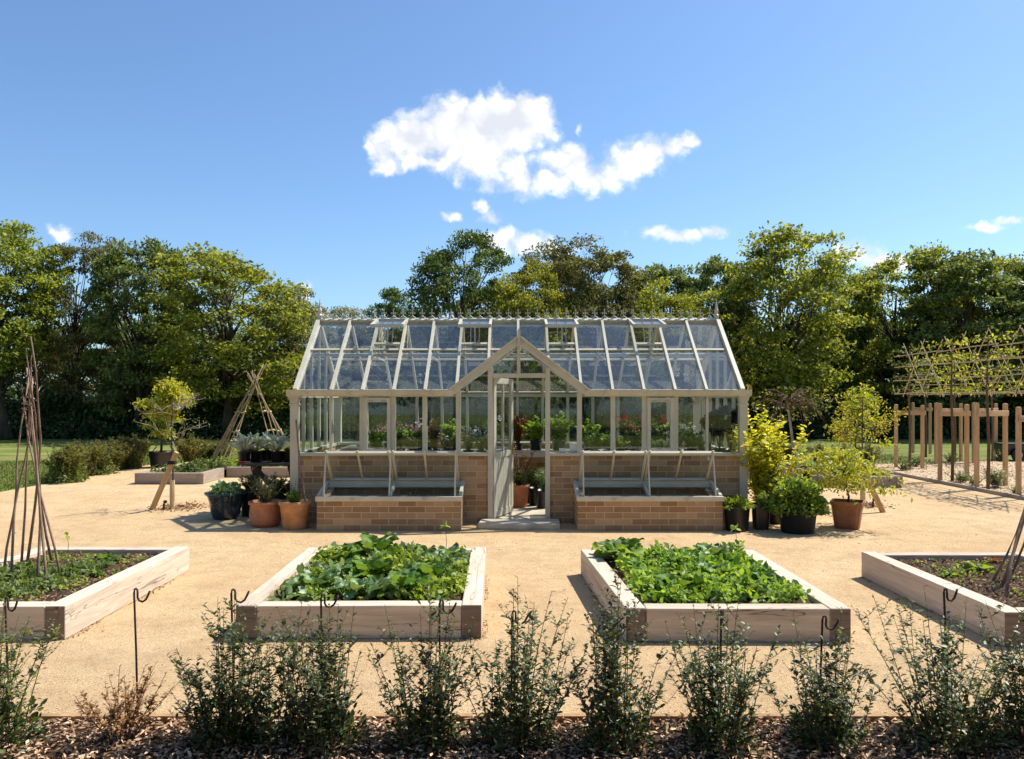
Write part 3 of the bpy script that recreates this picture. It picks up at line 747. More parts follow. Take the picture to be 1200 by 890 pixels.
# front and rear mullions; porch posts
front_m = [(i, x) for i, x in enumerate(xs) if 0 < i < 14 and abs(x - GX) > PW]
for i, x in front_m:
    wd = .06 if i in (2, 3, 4, 10, 11, 12) else .03
    build('mullion', MB().box(x - wd / 2, x + wd / 2, Y0 - .025, Y0 + .03, ZS, ZE - .045), 'paint', gh)
for i in range(1, 14):
    x = xs[i]; build('mullion', MB().box(x - .022, x + .022, Y1 - .03, Y1 + .025, ZS, ZE - .045), 'paint', gh)
for i in range(14):
    a, b = xs[i] + .02, xs[i + 1] - .02
    build('wall_pane', MB().box(a, b, Y1 - .002, Y1 + .002, ZS, ZE - .045), 'glass', gh)
    if i in (2, 11): continue
    a, b = (xs[i], xs[i + 1])
    if b <= GX - PW + .1 or a >= GX + PW - .1:
        a2 = max(a, GX + PW) if a > GX else a; b2 = min(b, GX - PW) if b < GX else b
        build('wall_pane', MB().box(a2 + .015, b2 - .015, Y0 - .002, Y0 + .002, ZS, ZE - .045), 'glass', gh)
# opening windows (bays 3 and 12)
for i in (2, 11):
    w_ = bpy.data.objects.new('window', None); COL.objects.link(w_); w_.parent = gh
    a, b = xs[i] + .032, xs[i + 1] - .032; z0, z1, y = ZS + .012, ZE - .06, Y0 - .035
    fr = MB().box(a, a + .045, y - .02, y + .02, z0, z1).box(b - .045, b, y - .02, y + .02, z0, z1).box(a + .045, b - .045, y - .019, y + .019, z0, z0 + .045).box(a + .045, b - .045, y - .019, y + .019, z1 - .06, z1)
    build('window_frame', fr, 'paint', w_, bevel=.003)
    build('hinge', MB().box(a + .06, a + .12, y - .026, y - .021, z1 - .05, z1 - .035).box(b - .12, b - .06, y - .026, y - .021, z1 - .05, z1 - .035), 'steel', w_)
    build('pane', MB().box(a + .045, b - .045, y - .003, y + .002, z0 + .045, z1 - .06), 'glass', w_)
# porch gable
for sg in (-1, 1):
    xf, xa = GX + sg * (PW + .06), GX
    build('barge_board', MB().beam((xf, Y0 - .07, PE + .0), (xa + sg * .0, Y0 - .07, PA + .055), .04, .10, (0, 0, 1)), 'paint', gh, bevel=.003)
    build('barge_trim', MB().beam((xf, Y0 - .10, PE + .045), (xa, Y0 - .10, PA + .10), .03, .022, (0, 0, 1)), 'paint', gh)
    # valley triangle roof
    p0, p1, p2 = Vector((GX + sg * PW, Y0 - .06, PE)), Vector((GX, Y0 - .06, PA)), Vector((GX, roof_y(PA), PA))
    p3 = Vector((GX + sg * PW, roof_y(PE), PE))
    up = Vector((sg * (PA - PE), 0, PW)).normalized()
    build('porch_pane', MB().prism([p0, p1, p2, p3] if sg < 0 else [p3, p2, p1, p0], up * .004), 'roof_glass', gh)
    build('valley_bar', MB().beam(p3 + up * .015, p2 + up * .015, .05, .03), 'paint', gh)
    xg = GX + sg * .79
    build('porch_post', MB().box(xg - .032, xg + .032, Y0 - .03, Y0 + .035, ZS, PE + .035), 'paint', gh, bevel=.003)
    xd = GX + sg * .375
    zt = PA - (PA - PE) * .375 / PW - .03
    build('door_post', MB().box(xd - .03, xd + .03, Y0 - .055, Y0 + .06, .0, zt - .0), 'paint', gh, bevel=.003)
    a, b = sorted((xd + sg * .03, xg - sg * .032))
    za = PA - (PA - PE) * abs(a - GX) / PW - .04; zb = PA - (PA - PE) * abs(b - GX) / PW - .04
    build('porch_side_pane', MB().prism([(a, Y0, ZS), (b, Y0, ZS), (b, Y0, zb), (a, Y0, za)], (0, .004, 0)), 'glass', gh)
    a, b = sorted((GX + sg * .02, GX + sg * .345))
    za = PA - (PA - PE) * abs(a - GX) / PW - .03; zb = PA - (PA - PE) * abs(b - GX) / PW - .03
    build('porch_gable_pane', MB().prism([(a, Y0, 1.95), (b, Y0, 1.95), (b, Y0, zb), (a, Y0, za)], (0, .004, 0)), 'glass', gh)
build('porch_ridge', MB().box(GX - .018, GX + .018, Y0 - .09, roof_y(PA), PA - .02, PA + .02), 'paint', gh)
build('porch_finial', MB().box(GX - .02, GX + .02, Y0 - .12, Y0 - .088, PA - .03, PA + .16).prism([(GX - .02, Y0 - .12, PA + .16), (GX + .02, Y0 - .12, PA + .16), (GX, Y0 - .12, PA + .20)], (0, .032, 0)), 'paint', gh)
build('lintel', MB().box(DL + .03, DR - .03, Y0 - .05, Y0 + .055, 1.90, 1.955), 'paint', gh, bevel=.003)
build('gable_mullion', MB().box(GX - .02, GX + .02, Y0 - .04, Y0 + .03, 1.956, PA - .03), 'paint', gh)
build('rain_chute', MB().prism([(xs[-1] + .045, Y0 - .09, ZE + .043), (xs[-1] + .095, Y0 - .09, ZE + .043), (xs[-1] + .095, Y0 - .09, ZE + .10), (xs[-1] + .06, Y0 - .09, ZE + .10)], (0, .06, 0)), 'brass', gh)
# door, opened inwards
door = bpy.data.objects.new('door', None); COL.objects.link(door); door.parent = gh
dw, dh = .69, 1.84
def dpart(name, mb, mat, **k):
    hx, hy = DL + .035, Y0 + .02; ang = math.atan2(.64, .25); ca, sa = math.cos(ang), math.sin(ang)
    mb.v = [(hx + x * ca - y * sa, hy + x * sa + y * ca, z + .06) for x, y, z in mb.v]
    return build(name, mb, mat, door, **k)
fr = MB().box(0, .075, -.02, .02, 0, dh).box(dw - .075, dw, -.02, .02, 0, dh).box(.075, dw - .075, -.019, .019, dh - .075, dh).box(.075, dw - .075, -.019, .019, .78, .86).box(.075, dw - .075, -.019, .019, 0, .09)
fr.box(dw / 2 - .012, dw / 2 + .012, -.016, .016, .86, dh - .075)
dpart('door_frame', fr, 'paint', bevel=.003)
pn = MB()
for i in range(6): pn.box(.075 + i * .09, .075 + (i + 1) * .09 - .004, -.012, .012, .09, .78)
dpart('door_panel', pn, 'paint')
dpart('pane', MB().box(.075, dw - .075, -.002, .002, .86, dh - .075), 'glass')
dpart('door_handle', MB().box(dw - .055, dw - .025, -.026, -.02, .80, .95).tube([(dw - .04, -.03, .88), (dw - .04, -.06, .88), (dw - .13, -.065, .88)], .008, 8), 'brass')
# paving inside, step
tag(build('greenhouse_floor', MB().box(xs[0] + .04, xs[-1] - .04, Y0 + .101, Y1 - .101, 0, .045).box(DL + .03, DR - .03, Y0 - .06, Y0 + .10, 0, .044), 'paving'), None, None, kind='structure')
st = MB().box(-.42, .22, 9.60, 9.72, .0, .072)
stp = MB()
stp.prism([(-.43, 9.62, 0), (.10, 9.575, 0), (.60, 9.60, 0), (.61, 10.03, 0), (-.40, 10.03, 0)], (0, 0, .07))
tag(build('doorstep', stp, 'stone', bevel=.012), 'worn flat stone doorstep in front of the open greenhouse door', 'doorstep')

# ------------------------------------------------------------------ cold frames
def cold_frame(x0, x1, label):
    cf = thing('cold_frame', label, 'cold frame', ((x0 + x1) / 2, 9.5, 0), 'brick cold frames against the greenhouse')
    f0, f1 = 9.50, 10.05
    zf, zb = .365, .50
    br_ = MB().box(x0, x1, f0, f0 + .10, 0, zf)
    for a in (x0, x1 - .10):
        br_.prism([(a, f0 + .101, 0), (a, f1, 0), (a, f1, zb), (a, f0 + .101, zf)], (.10, 0, 0))
    build('brick_base', br_, 'brick', cf)
    rim = MB().box(x0 - .015, x1 + .015, f0 - .02, f0 + .06, zf, zf + .058)
    for a in (x0 - .012, x1 - .028):
        rim.prism([(a, f0 + .062, zf), (a, f1, zb), (a, f1, zb + .065), (a, f0 + .062, zf + .075)], (.04, 0, 0))
    xm = (x0 + x1) / 2
    rim.beam((xm, f0 + .06, zf + .045), (xm, f1 - .02, zb + .03), .035, .05)
    rim.box(x0 + .03, x1 - .03, f1 - .05, f1 - .01, zb - .005, zb + .055)
    rim.box(x0 + .03, x1 - .03, f1 - .07, f1 - .052, zb - .02, zb + .02)
    build('rim', rim, 'paint', cf, bevel=.003)
    for q in (.25, .75):
        xx = x0 + (x1 - x0) * q; build('latch', MB().box(xx - .035, xx + .035, f0 - .028, f0 - .021, zf + .03, zf + .055).box(xx - .022, xx + .022, f0 - .034, f0 - .03, zf + .012, zf + .032), 'steel', cf)
    build('soil', MB().box(x0 + .10, x1 - .10, f0 + .10, f1, .12, .26), 'soil', cf)
    hy, hz, ty, tz = f1 - .03, zb + .075, 9.68, .945
    a0 = x0 + .05; wd = (x1 - x0 - .10) / 2
    for k in (0, 1):
        lid = bpy.data.objects.new('lid', None); COL.objects.link(lid); lid.parent = cf
        a, b = a0 + k * wd + .006, a0 + (k + 1) * wd - .006
        fr = MB()
        for xx in (a + .015, b - .015): fr.beam((xx, hy, hz), (xx, ty, tz), .03, .03, (0, -1, 1))
        fr.beam(((a + b) / 2, hy, hz), ((a + b) / 2, ty, tz), .022, .026, (0, -1, 1))
        fr.beam((a, ty, tz + .003), (b, ty, tz + .003), .035, .03, (0, -1, 1)).beam((a, hy, hz), (b, hy, hz), .035, .034, (0, -1, 1))
        for xx in (a + .02, (a + b) / 2, b - .02): fr.ball((xx, ty - .012, tz + .02), .016, 6)
        build('lid_frame', fr, 'paint', lid)
        build('pane', MB().prism([(a, hy, hz), (b, hy, hz), (b, ty, tz), (a, ty, tz)], (0, .003, .003)), 'glass', lid)
    for xx in (x0 + .075, xm, x1 - .075):
        build('prop_rod', MB().beam((xx, ty - .01, tz), (xx, f0 + .035, zf + .06), .018, .018), 'paint', cf)
    return cf
cold_frame(-2.40, -.63, 'low brick cold frame with lids propped open, left of the door')
cold_frame(.81, 2.59, 'low brick cold frame with lids propped open, right of the door')

# ------------------------------------------------------------------ plant makers (meshes in local coordinates, base at z=0)
def stems_leaves(seed, n_stems, h, spread, per, leaf, wid, start=.15, lean=.25, r=.004, r0=.03, side=0, droop=0.0, up=.5, hvar=.25, curve=.0):
    rd = random.Random(seed); mb = MB(); P = []; D = []; N = []; Ls = []
    for i in range(n_stems):
        th = rd.uniform(0, 6.283); q = rd.random() ** .7
        hh = h * (1 - hvar * rd.random()) * (1 - .25 * q * (spread > 0))
        b = Vector((math.cos(th) * r0 * q, math.sin(th) * r0 * q, 0))
        out = Vector((math.cos(th), math.sin(th), 0)) * spread * q * rd.uniform(.5, 1.1)
        c1 = b + out * .3 + Vector((rd.gauss(0, .02), rd.gauss(0, .02), hh * .45)); c2 = b + out * (1 + curve) + Vector((rd.gauss(0, .02), rd.gauss(0, .02), hh - droop * q * h))
        pts = [b.lerp(c1, t).lerp(c1.lerp(c2, t), t) for t in (0, .2, .4, .6, .8, 1)]
        mb.tube(pts, [r, r * .9, r * .8, r * .65, r * .5, r * .3], 4)
        segs = [(pts, 1.0)]
        for s_ in range(side):
            t = rd.uniform(.25, .9); k = t * 5; j = min(4, int(k)); a = pts[j].lerp(pts[j + 1], k - j)
            th2 = rd.uniform(0, 6.283); l2 = h * rd.uniform(.12, .28) * (1.15 - t * .6)
            e = a + Vector((math.cos(th2) * l2 * .7, math.sin(th2) * l2 * .7, l2 * .75))
            mid = a.lerp(e, .5) + Vector((0, 0, -l2 * .1)); mb.tube([a, mid, e], [r * .5, r * .4, r * .25], 3)
            segs.append(([a, mid, e], .34))
        for sg, frac in segs:
            m = max(3, int(per * frac))
            for j in range(m):
                t = (start if frac == 1 else .05) + (1 - (start if frac == 1 else .05)) * (j + rd.random()) / m; k = t * (len(sg) - 1); q2 = min(len(sg) - 2, int(k)); p = sg[q2].lerp(sg[q2 + 1], k - q2)
                th3 = rd.uniform(0, 6.283); P.append(p); D.append((math.cos(th3), math.sin(th3), up + rd.uniform(-.3, .3)))
                N.append((rd.gauss(0, .35), rd.gauss(0, .35), 1)); Ls.append(leaf * rd.uniform(.6, 1.2) * (1.1 - .45 * t))
    P = np.array([tuple(p) for p in P]); Ls = np.array(Ls)
    return mb, (P, np.array(D), np.array(N), Ls, Ls * wid / leaf)

def bush(o, seed, leafm, stemm='stem_brown', tmpl=T_FOLD, names=('foliage', 'stem'), off=(0, 0, 0), **k):
    mb, lf = stems_leaves(seed, **k)
    a = build(names[1], mb, stemm, o, rel=True); b = leaf_mesh(names[0], *lf, tmpl, leafm, o)
    a.location = off; b.location = off
    return b
def mound(seed, rx, ry, rzz, n, leaf, wid, up=.4, fill=.55):
    rg = np.random.default_rng(seed); d = rdir(rg, n); d[:, 2] = np.abs(d[:, 2])
    lump = 1 + .16 * np.sin(d[:, 0] * 7 + seed) + .14 * np.sin(d[:, 1] * 8 + 2 * seed) + .1 * np.sin(d[:, 2] * 11)
    r = (rg.random(n) ** (1 / 3) * (1 - fill) + fill) * lump
    P = d * r[:, None] * np.array([rx, ry, rzz]); D = d + rg.normal(0, .5, (n, 3)); D[:, 2] += up * .3
    L = leaf * rg.uniform(.6, 1.25, n)
    return (P, D, d + rg.normal(0, .5, (n, 3)) + np.array([0, 0, .8]), L, L * wid / leaf)
def flowers(o, seed, n, rx, ry, z, size, mat, off=(0, 0, 0)):
    rg = np.random.default_rng(seed); c = np.c_[rg.uniform(-rx, rx, n), rg.uniform(-ry, ry, n), z + rg.uniform(-.05, .05, n)] 
    m = 9; P = np.repeat(c, m, 0) + rg.normal(0, size * .45, (n * m, 3)); 
    f = leaf_mesh('flower_heads', P, rdir(rg, n * m, .3), rdir(rg, n * m, .5), size * .8, size * .6, T_DIAMOND, mat, o); f.location = off
    return f
POTS = {
    'round': lambda r, h: [(r * .72, 0), (r * .74, .005), (r * .93, h * .86), (r * .98, h * .87), (r, h * .88), (r, h), (r * .93, h), (r * .90, h * .86)],
    'belly': lambda r, h: [(r * .78, 0), (r * .93, h * .2), (r * .96, h * .5), (r * .9, h * .82), (r * .93, h * .86), (r, h * .88), (r, h * .99), (r * .93, h), (r * .86, h * .9)],
    'bell': lambda r, h: [(r * .50, 0), (r * .60, .015), (r * .70, h * .25), (r * .76, h * .6), (r * .86, h * .85), (r, h * .95), (r, h), (r * .93, h), (r * .85, h * .9)],
    'nursery': lambda r, h: [(r * .80, 0), (r * .82, h * .02), (r * .96, h * .92), (r, h * .93), (r, h), (r * .95, h), (r * .93, h * .88)],
}
def pot(o, kind, r, h, mat, sq=None, rot=0.0, soil=True):
    n = 32
    build('pot', MB().lathe((0, 0, 0), POTS[kind](r, h), n, sq, rot), mat, o, smooth=(sq is None), rel=True, bevel=0)
    if sq is None:
        pass
    build('soil', MB().lathe((0, 0, 0), [(r * .85, h * .84), (r * .88, h * .885), (r * .3, h * .90)], 20, sq, rot), 'soil', o, rel=True)

# ------------------------------------------------------------------ raised beds
def rbed(pts, label, seed, soilz=.185):
    """pts: FL, FR, BR, BL outer corners; side boards run full length, ends butt between"""
    FL, FR, BR, BL = [Vector((x, y, 0)) for x, y in pts]; hgt, t = .228, .135
    o = thing('raised_bed', label, 'raised bed', tuple((FL + BR) / 2), 'oak sleeper beds before the greenhouse')
    def inset(a, b, dd):
        d = (b - a).normalized(); return Vector((-d.y, d.x, 0)) * dd
    i_ = inset(FR, BR, t / 2); beam_obj('side_board', FR + i_ + Vector((0, 0, hgt / 2 + .004)), BR + i_ + Vector((0, 0, hgt / 2 + .004)), t, hgt, 'oak', o, .007)
    i_ = inset(BL, FL, t / 2); beam_obj('side_board', FL + i_ + Vector((0, 0, hgt / 2 + .004)), BL + i_ + Vector((0, 0, hgt / 2 + .004)), t, hgt, 'oak', o, .007)
    xa = (FR - FL).normalized()
    for P_, sg in ((FL, 1), (FR, -1)):
        q_ = P_ + xa * sg * .003; e_ = P_ + xa * sg * (t - .003)
        x0_, x1_ = sorted((q_.x, e_.x)); build('end_grain', MB().box(x0_, x1_, P_.y - .004, P_.y + .012, .008, hgt - .001), 'oak_end', o, bevel=.003)
    i_ = inset(FL, FR, t / 2); beam_obj('end_board', FL + xa * (t + .004) + i_ + Vector((0, 0, hgt / 2 + .002)), FR - xa * (t + .004) + i_ + Vector((0, 0, hgt / 2 + .002)), t, hgt - .004, 'oak', o, .007)
    i_ = inset(BR, BL, t / 2); beam_obj('end_board', BL + xa * (t + .004) + i_ + Vector((0, 0, hgt / 2 + .002)), BR - xa * (t + .004) + i_ + Vector((0, 0, hgt / 2 + .002)), t, hgt - .004, 'oak', o, .007)
    soil_sheet(o, [FL, FR, BR, BL], t * .8, soilz, seed)
    return o
def soil_sheet(o, q, ins, z, seed, n=40):
    rg = np.random.default_rng(seed); FL, FR, BR, BL = [Vector(p) for p in q]; c = (FL + BR) / 2
    q = [p + (c - p).normalized() * ins * 1.3 for p in (FL, FR, BR, BL)]
    mb = MB(); hs = rg.normal(0, .008, (n + 1, n + 1)) + .012 * np.sin(np.linspace(0, 22, n + 1))[:, None] * np.sin(np.linspace(0, 17, n + 1))[None]
    for i in range(n + 1):
        for j in range(n + 1):
            a = q[0].lerp(q[1], i / n); b = q[3].lerp(q[2], i / n); p = a.lerp(b, j / n); mb.v.append((p.x, p.y, z + hs[i, j]))
    for i in range(n):
        for j in range(n):
            a = i * (n + 1) + j; mb.f.append((a, a + n + 1, a + n + 2, a + 1))
    return build('soil', mb, 'soil', o, smooth=True)
B1 = [(-4.45, 5.19), (-3.0, 5.19), (-3.04, 7.29), (-4.45, 7.29)]
B2 = [(-1.86, 5.20), (-.205, 5.22), (-.245, 7.25), (-1.905, 7.25)]
B3 = [(.755, 5.14), (2.25, 5.13), (2.225, 7.13), (.635, 7.15)]
B4 = [(3.21, 5.04), (4.70, 5.04), (4.65, 7.04), (3.18, 7.04)]
rbed(B1, 'oak sleeper bed of bare soil with a stick wigwam, left edge of the picture', 1)
rbed(B2, 'oak sleeper bed full of big leafy crops, left of the central path', 2)
rbed(B3, 'oak sleeper bed full of lime-green crops, right of the central path', 3)
rbed(B4, 'oak sleeper bed of dark soil and seedlings, right edge of the picture', 4)

# grit and soil spilt against the foot of the boards
rg = np.random.default_rng(91); rows = []
for q in (B1, B2, B3, B4):
    for k in range(4):
        a, b = np.array(q[k]), np.array(q[(k + 1) % 4]); L = np.linalg.norm(b - a); m = int(L * 150); d = (b - a) / L; nn = np.array([d[1], -d[0]])
        t = rg.random(m) * L; off = np.abs(rg.normal(0, .022, m)); dens = .5 + .5 * np.sin(t * 5 + k); keep = rg.random(m) < dens
        p = a + t[:, None] * d + off[:, None] * nn; rows.append(np.c_[p, np.full(m, .008)][keep])
P = np.concatenate(rows); n = len(P)
o = leaf_mesh('spilt_grit', P, rdir(rg, n) * np.array([1, 1, .4]), rdir(rg, n, 1), rg.uniform(.006, .022, n), rg.uniform(.005, .014, n), T_FOLD, 'chip_dark'); tag(o, None, None, kind='stuff')
# crops
def big_plant(name, x, y, z, seed, n, L, mat, label, cat, group, spread=.6, up=.9, stalk=.6):
    rd = random.Random(seed); o = thing(name, label, cat, (x, y, z), group)
    mb = MB(); sets = {0: [], 1: [], 2: []}
    for i in range(n):
        th = i * 2.4 + rd.uniform(-.4, .4); q = (i + .5) / n; el = (1.1 - q * 1.05) + rd.uniform(-.2, .15)
        l = L * rd.uniform(.7, 1.1) * (.65 + .35 * q); s = L * stalk * (.4 + .6 * q) * spread
        d = Vector((math.cos(th) * math.cos(el), math.sin(th) * math.cos(el), math.sin(el) * up))
        base = Vector((math.cos(th) * s, math.sin(th) * s, L * .17 * rd.uniform(.5, 1.4) + (1 - q) * L * .2))
        mb.tube([(0, 0, 0), tuple(base * .5 + Vector((0, 0, .02))), tuple(base)], [.009, .007, .005], 5)
        sets[i % 3].append((base, d, Vector((-d.x * .5, -d.y * .5, 1)), l))
    build('stalk', mb, 'stem_green', o, rel=True)
    for k, rows in sets.items():
        if not rows: continue
        P, D, N, Ls = zip(*rows); Ls = np.array(Ls)
        leaf_mesh('leaf_cluster', [tuple(p) for p in P], [tuple(p) for p in D], [tuple(p) for p in N], Ls, Ls * .85, T_BIG[k], mat, o, smooth=True)
    return o
SZ = .19
rb_ = [(-1.22, 6.80, 18, .27, 'leaf_rhubarb', 'dark glossy rhubarb clump, tallest plant at the back of the left leafy bed'),
       (-.78, 6.85, 9, .17, 'leaf_rhubarb', 'small bright rhubarb clump at the back of the left leafy bed, middle'),
       (-.55, 6.78, 14, .17, 'leaf_blue', 'blue-green cabbage in the back right corner of the left leafy bed'),
       (-1.15, 6.15, 13, .23, 'leaf_rhubarb', 'glossy leaf clump in the middle of the left leafy bed'),
       (-.62, 5.95, 13, .23, 'leaf_rhubarb', 'glossy leaf clump right of centre in the left leafy bed'),
       (-1.45, 5.68, 12, .21, 'leaf_blue', 'blue-green cabbage at the front left of the left leafy bed'),
       (-.80, 5.58, 14, .24, 'leaf_rhubarb', 'wide glossy clump at the front of the left leafy bed'),
       (-1.12, 5.62, 9, .17, 'leaf_blue', 'blue-green cabbage next to the front wide clump of the left leafy bed'),
       (-.62, 6.55, 9, .17, 'leaf_blue', 'blue-green cabbage in front of the back right corner one, left leafy bed')]
for i, (x, y, n, L, mt, lab) in enumerate(rb_):
    big_plant('rhubarb' if 'rhubarb' in mt else 'cabbage', x, y, SZ, 20 + i, n, L, mt, lab, 'vegetable plant', 'crops in the left leafy bed')
rb_ = [(.95, 6.82, 18, .26, 'leaf_rhubarb', 'big crinkled rhubarb clump at the back left of the right leafy bed'),
       (1.75, 6.75, 13, .20, 'leaf_blue', 'blue-green cabbage at the back of the right leafy bed'),
       (1.22, 5.62, 13, .22, 'leaf_rhubarb', 'dark upright leaf clump at the front of the right leafy bed'),
       (1.60, 6.05, 10, .19, 'leaf_blue', 'blue-green cabbage in the middle of the right leafy bed'),
       (1.12, 6.1, 8, .16, 'leaf_rhubarb', 'small glossy clump behind the dark upright one, right leafy bed'),
       (1.72, 5.62, 8, .15, 'leaf_blue', 'small blue-green cabbage near the front right, right leafy bed'),
       (1.95, 5.95, 7, .14, 'leaf_rhubarb', 'small glossy clump beside the right board of the right leafy bed')]
for i, (x, y, n, L, mt, lab) in enumerate(rb_):
    big_plant('rhubarb' if 'rhubarb' in mt else 'cabbage', x, y, SZ, 50 + i, n, L, mt, lab, 'vegetable plant', 'crops in the right leafy bed')
def cover(name, poly, z, n, seed, leaf, mat, hmax, clump=30, tmpl=T_FOLD, dens=1.0):
    rg = np.random.default_rng(seed); xs_ = [p[0] for p in poly]; ys_ = [p[1] for p in poly]
    c = np.c_[rg.uniform(min(xs_), max(xs_), clump), rg.uniform(min(ys_), max(ys_), clump)]
    hc = rg.uniform(.35, 1, clump) * hmax; idx = rg.integers(0, clump, n); sd = rg.uniform(.05, .14, clump)
    off = rg.normal(0, 1, (n, 2)) * sd[idx][:, None]; P2 = c[idx] + off
    zz = z + hc[idx] * np.exp(-(off ** 2).sum(1) / (2 * .11 ** 2)) * (.25 + .75 * rg.random(n) ** .6)
    ok = (P2[:, 0] > min(xs_)) & (P2[:, 0] < max(xs_)) & (P2[:, 1] > min(ys_)) & (P2[:, 1] < max(ys_))
    P = np.c_[P2, zz][ok]; n = len(P); L = leaf * rg.uniform(.55, 1.25, n)
    o = leaf_mesh(name, P, rdir(rg, n, .15), rdir(rg, n, 1.3), L, L * .62, tmpl, mat); tag(o, None, None, kind='stuff'); return o
cover('leafy_ground_cover', [(-1.72, 5.36), (-.36, 7.1)], SZ, 6200, 1, .05, 'leaf_lime', .15, 42)
cover('leafy_ground_cover', [(-1.72, 5.36), (-.36, 7.1)], SZ, 1100, 2, .075, 'leaf_blue', .15, 18)
cover('leafy_ground_cover', [(.88, 5.30), (2.08, 7.0)], SZ, 8200, 3, .052, 'leaf_lime', .165, 50)
cover('leafy_ground_cover', [(.88, 5.30), (2.08, 7.0)], SZ, 1000, 4, .075, 'leaf_rhubarb', .15, 16)
cover('seedling_cover', [(-4.3, 5.4), (-3.42, 6.6)], SZ - .01, 5200, 5, .045, 'leaf_green', .09, 40, T_BLADE)
cover('seedling_cover', [(-4.2, 5.4), (-3.2, 7.1)], SZ - .01, 1100, 6, .03, 'leaf_lime', .05, 26)
cover('seedling_cover', [(3.4, 5.3), (4.5, 6.9)], SZ - .01, 700, 7, .03, 'leaf_lime', .06, 24)
# scattered crumbs of soil in the bare beds
for q, sd_ in ((B1, 11), (B4, 12)):
    rg = np.random.default_rng(sd_); n = 2600
    P = np.c_[rg.uniform(min(p[0] for p in q) + .15, max(p[0] for p in q) - .15, n), rg.uniform(q[0][1] + .15, q[2][1] - .15, n), np.full(n, SZ)]
    o = leaf_mesh('soil_crumbs', P, rdir(rg, n) * np.array([1, 1, .5]), rdir(rg, n, 1), rg.uniform(.01, .04, n), rg.uniform(.008, .02, n), T_FOLD, 'chip_dark'); tag(o, None, None, kind='stuff')
for i, (x, y, L, lab, mt) in enumerate([(-3.55, 6.75, .13, 'young rhubarb with grey-green leaves at the back of the left-edge bed', 'leaf_rhubarb'), (-3.38, 6.3, .08, 'tiny rhubarb seedling behind the stick wigwam, left-edge bed', 'leaf_rhubarb'),
                                        (3.9, 6.45, .13, 'small lime-leaved plant in the middle of the right-edge bed', 'leaf_lime'), (3.55, 6.25, .09, 'tiny lime-leaved plant near the left board of the right-edge bed', 'leaf_lime'),
                                        (4.2, 6.75, .10, 'young plant with red stalks at the back of the right-edge bed', 'leaf_bronze'), (4.35, 5.9, .10, 'small lime-leaved plant at the right side of the right-edge bed', 'leaf_lime')]):
    big_plant('young_plant', x, y, SZ - .01, 80 + i, 6, L, mt, lab, 'plant', 'young plants in the bare beds')
# tall thin seedlings
for i, (px, py, D, lab) in enumerate([(522, 617, 7.0, 'thin seedling with a pale leaf tuft at the back of the left leafy bed'), (862, 620, 7.05, 'thin seedling standing at the back corner of the right leafy bed'),
                                      (79, 628, 7.1, 'thin bent seedling at the back of the left-edge bed')]):
    zt = ZD(py, D); x = XD(px, D); o = thing('seedling', lab, 'seedling', (x, D, SZ)); h = zt - SZ
    build('stem', MB().tube([(0, 0, 0), (.01, 0, h * .5), (0, 0, h)], .0025, 4), 'stem_green', o, rel=True)
    rg = np.random.default_rng(i); leaf_mesh('foliage', np.array([(0, 0, h)] * 7), rdir(rg, 7, .2), rdir(rg, 7, 1), .06, .03, T_FOLD, 'leaf_lime', o)

# ------------------------------------------------------------------ wigwams
def stick(mb, a, b, r, rd, bend=.04):
    a, b = Vector(a), Vector(b); pts = []
    o1 = Vector((rd.gauss(0, bend), rd.gauss(0, bend), 0)); o2 = Vector((rd.gauss(0, bend), rd.gauss(0, bend), 0))
    for i in range(8):
        t = i / 7; pts.append(a.lerp(b, t) + o1 * math.sin(math.pi * t) + o2 * math.sin(2 * math.pi * t) * .6 + Vector((rd.gauss(0, .003), rd.gauss(0, .003), 0)))
    mb.tube(pts, [r * (1.1 - .65 * i / 7) for i in range(8)], 6)
def near_wigwam(cx, cy, bases, apex, tops, label, seed):
    rd = random.Random(seed); o = thing('stick_wigwam', label, 'wigwam', (cx, cy, SZ), 'hazel stick wigwams in the front beds')
    for (b, t) in zip(bases, tops):
        mb = MB(); b = Vector((b[0], b[1], SZ - .03)); ap = Vector(apex); e = ap + (ap - b).normalized() * t + Vector((rd.gauss(0, .02), 0, 0))
        stick(mb, b, e, rd.uniform(.0085, .0125), rd, .045); build('stick', mb, 'hazel', o, smooth=True)
    mb = MB(); ring = []
    for i in range(14):
        a = i * 2 * math.pi / 7; ring.append((apex[0] + .045 * math.cos(a), apex[1] + .045 * math.sin(a), apex[2] - .03 + i * .006))
    mb.tube(ring, .005, 5); build('binding', mb, 'hazel', o)
ax, ay = XD(33, 6.4), 6.4
near_wigwam(ax, ay, [G(4, 672, .18)[:2], (-4.28, 6.75), G(13, 682, .18)[:2], G(31, 662, .18)[:2], G(43, 683, .18)[:2], G(61, 660, .18)[:2], G(72, 678, .18)[:2], G(55, 690, .18)[:2]],
            (ax, ay, ZD(478, 6.4)), [.25, .45, .3, .6, .35, .5, .2, .4], 'wigwam of brown hazel sticks standing in the left-edge bed', 3)
rx = XD(1232, 6.2)
near_wigwam(rx, 6.2, [G(1161, 683, .18)[:2], G(1172, 690, .18)[:2], G(1178, 703, .18)[:2], (rx + .5, 6.5), (rx + .5, 5.8), (rx + .1, 6.8)],
            (rx, 6.2, ZD(505, 6.2)), [.5, .4, .3, .5, .4, .3], 'brown stick wigwam mostly outside the right edge, in the right-edge bed', 9)
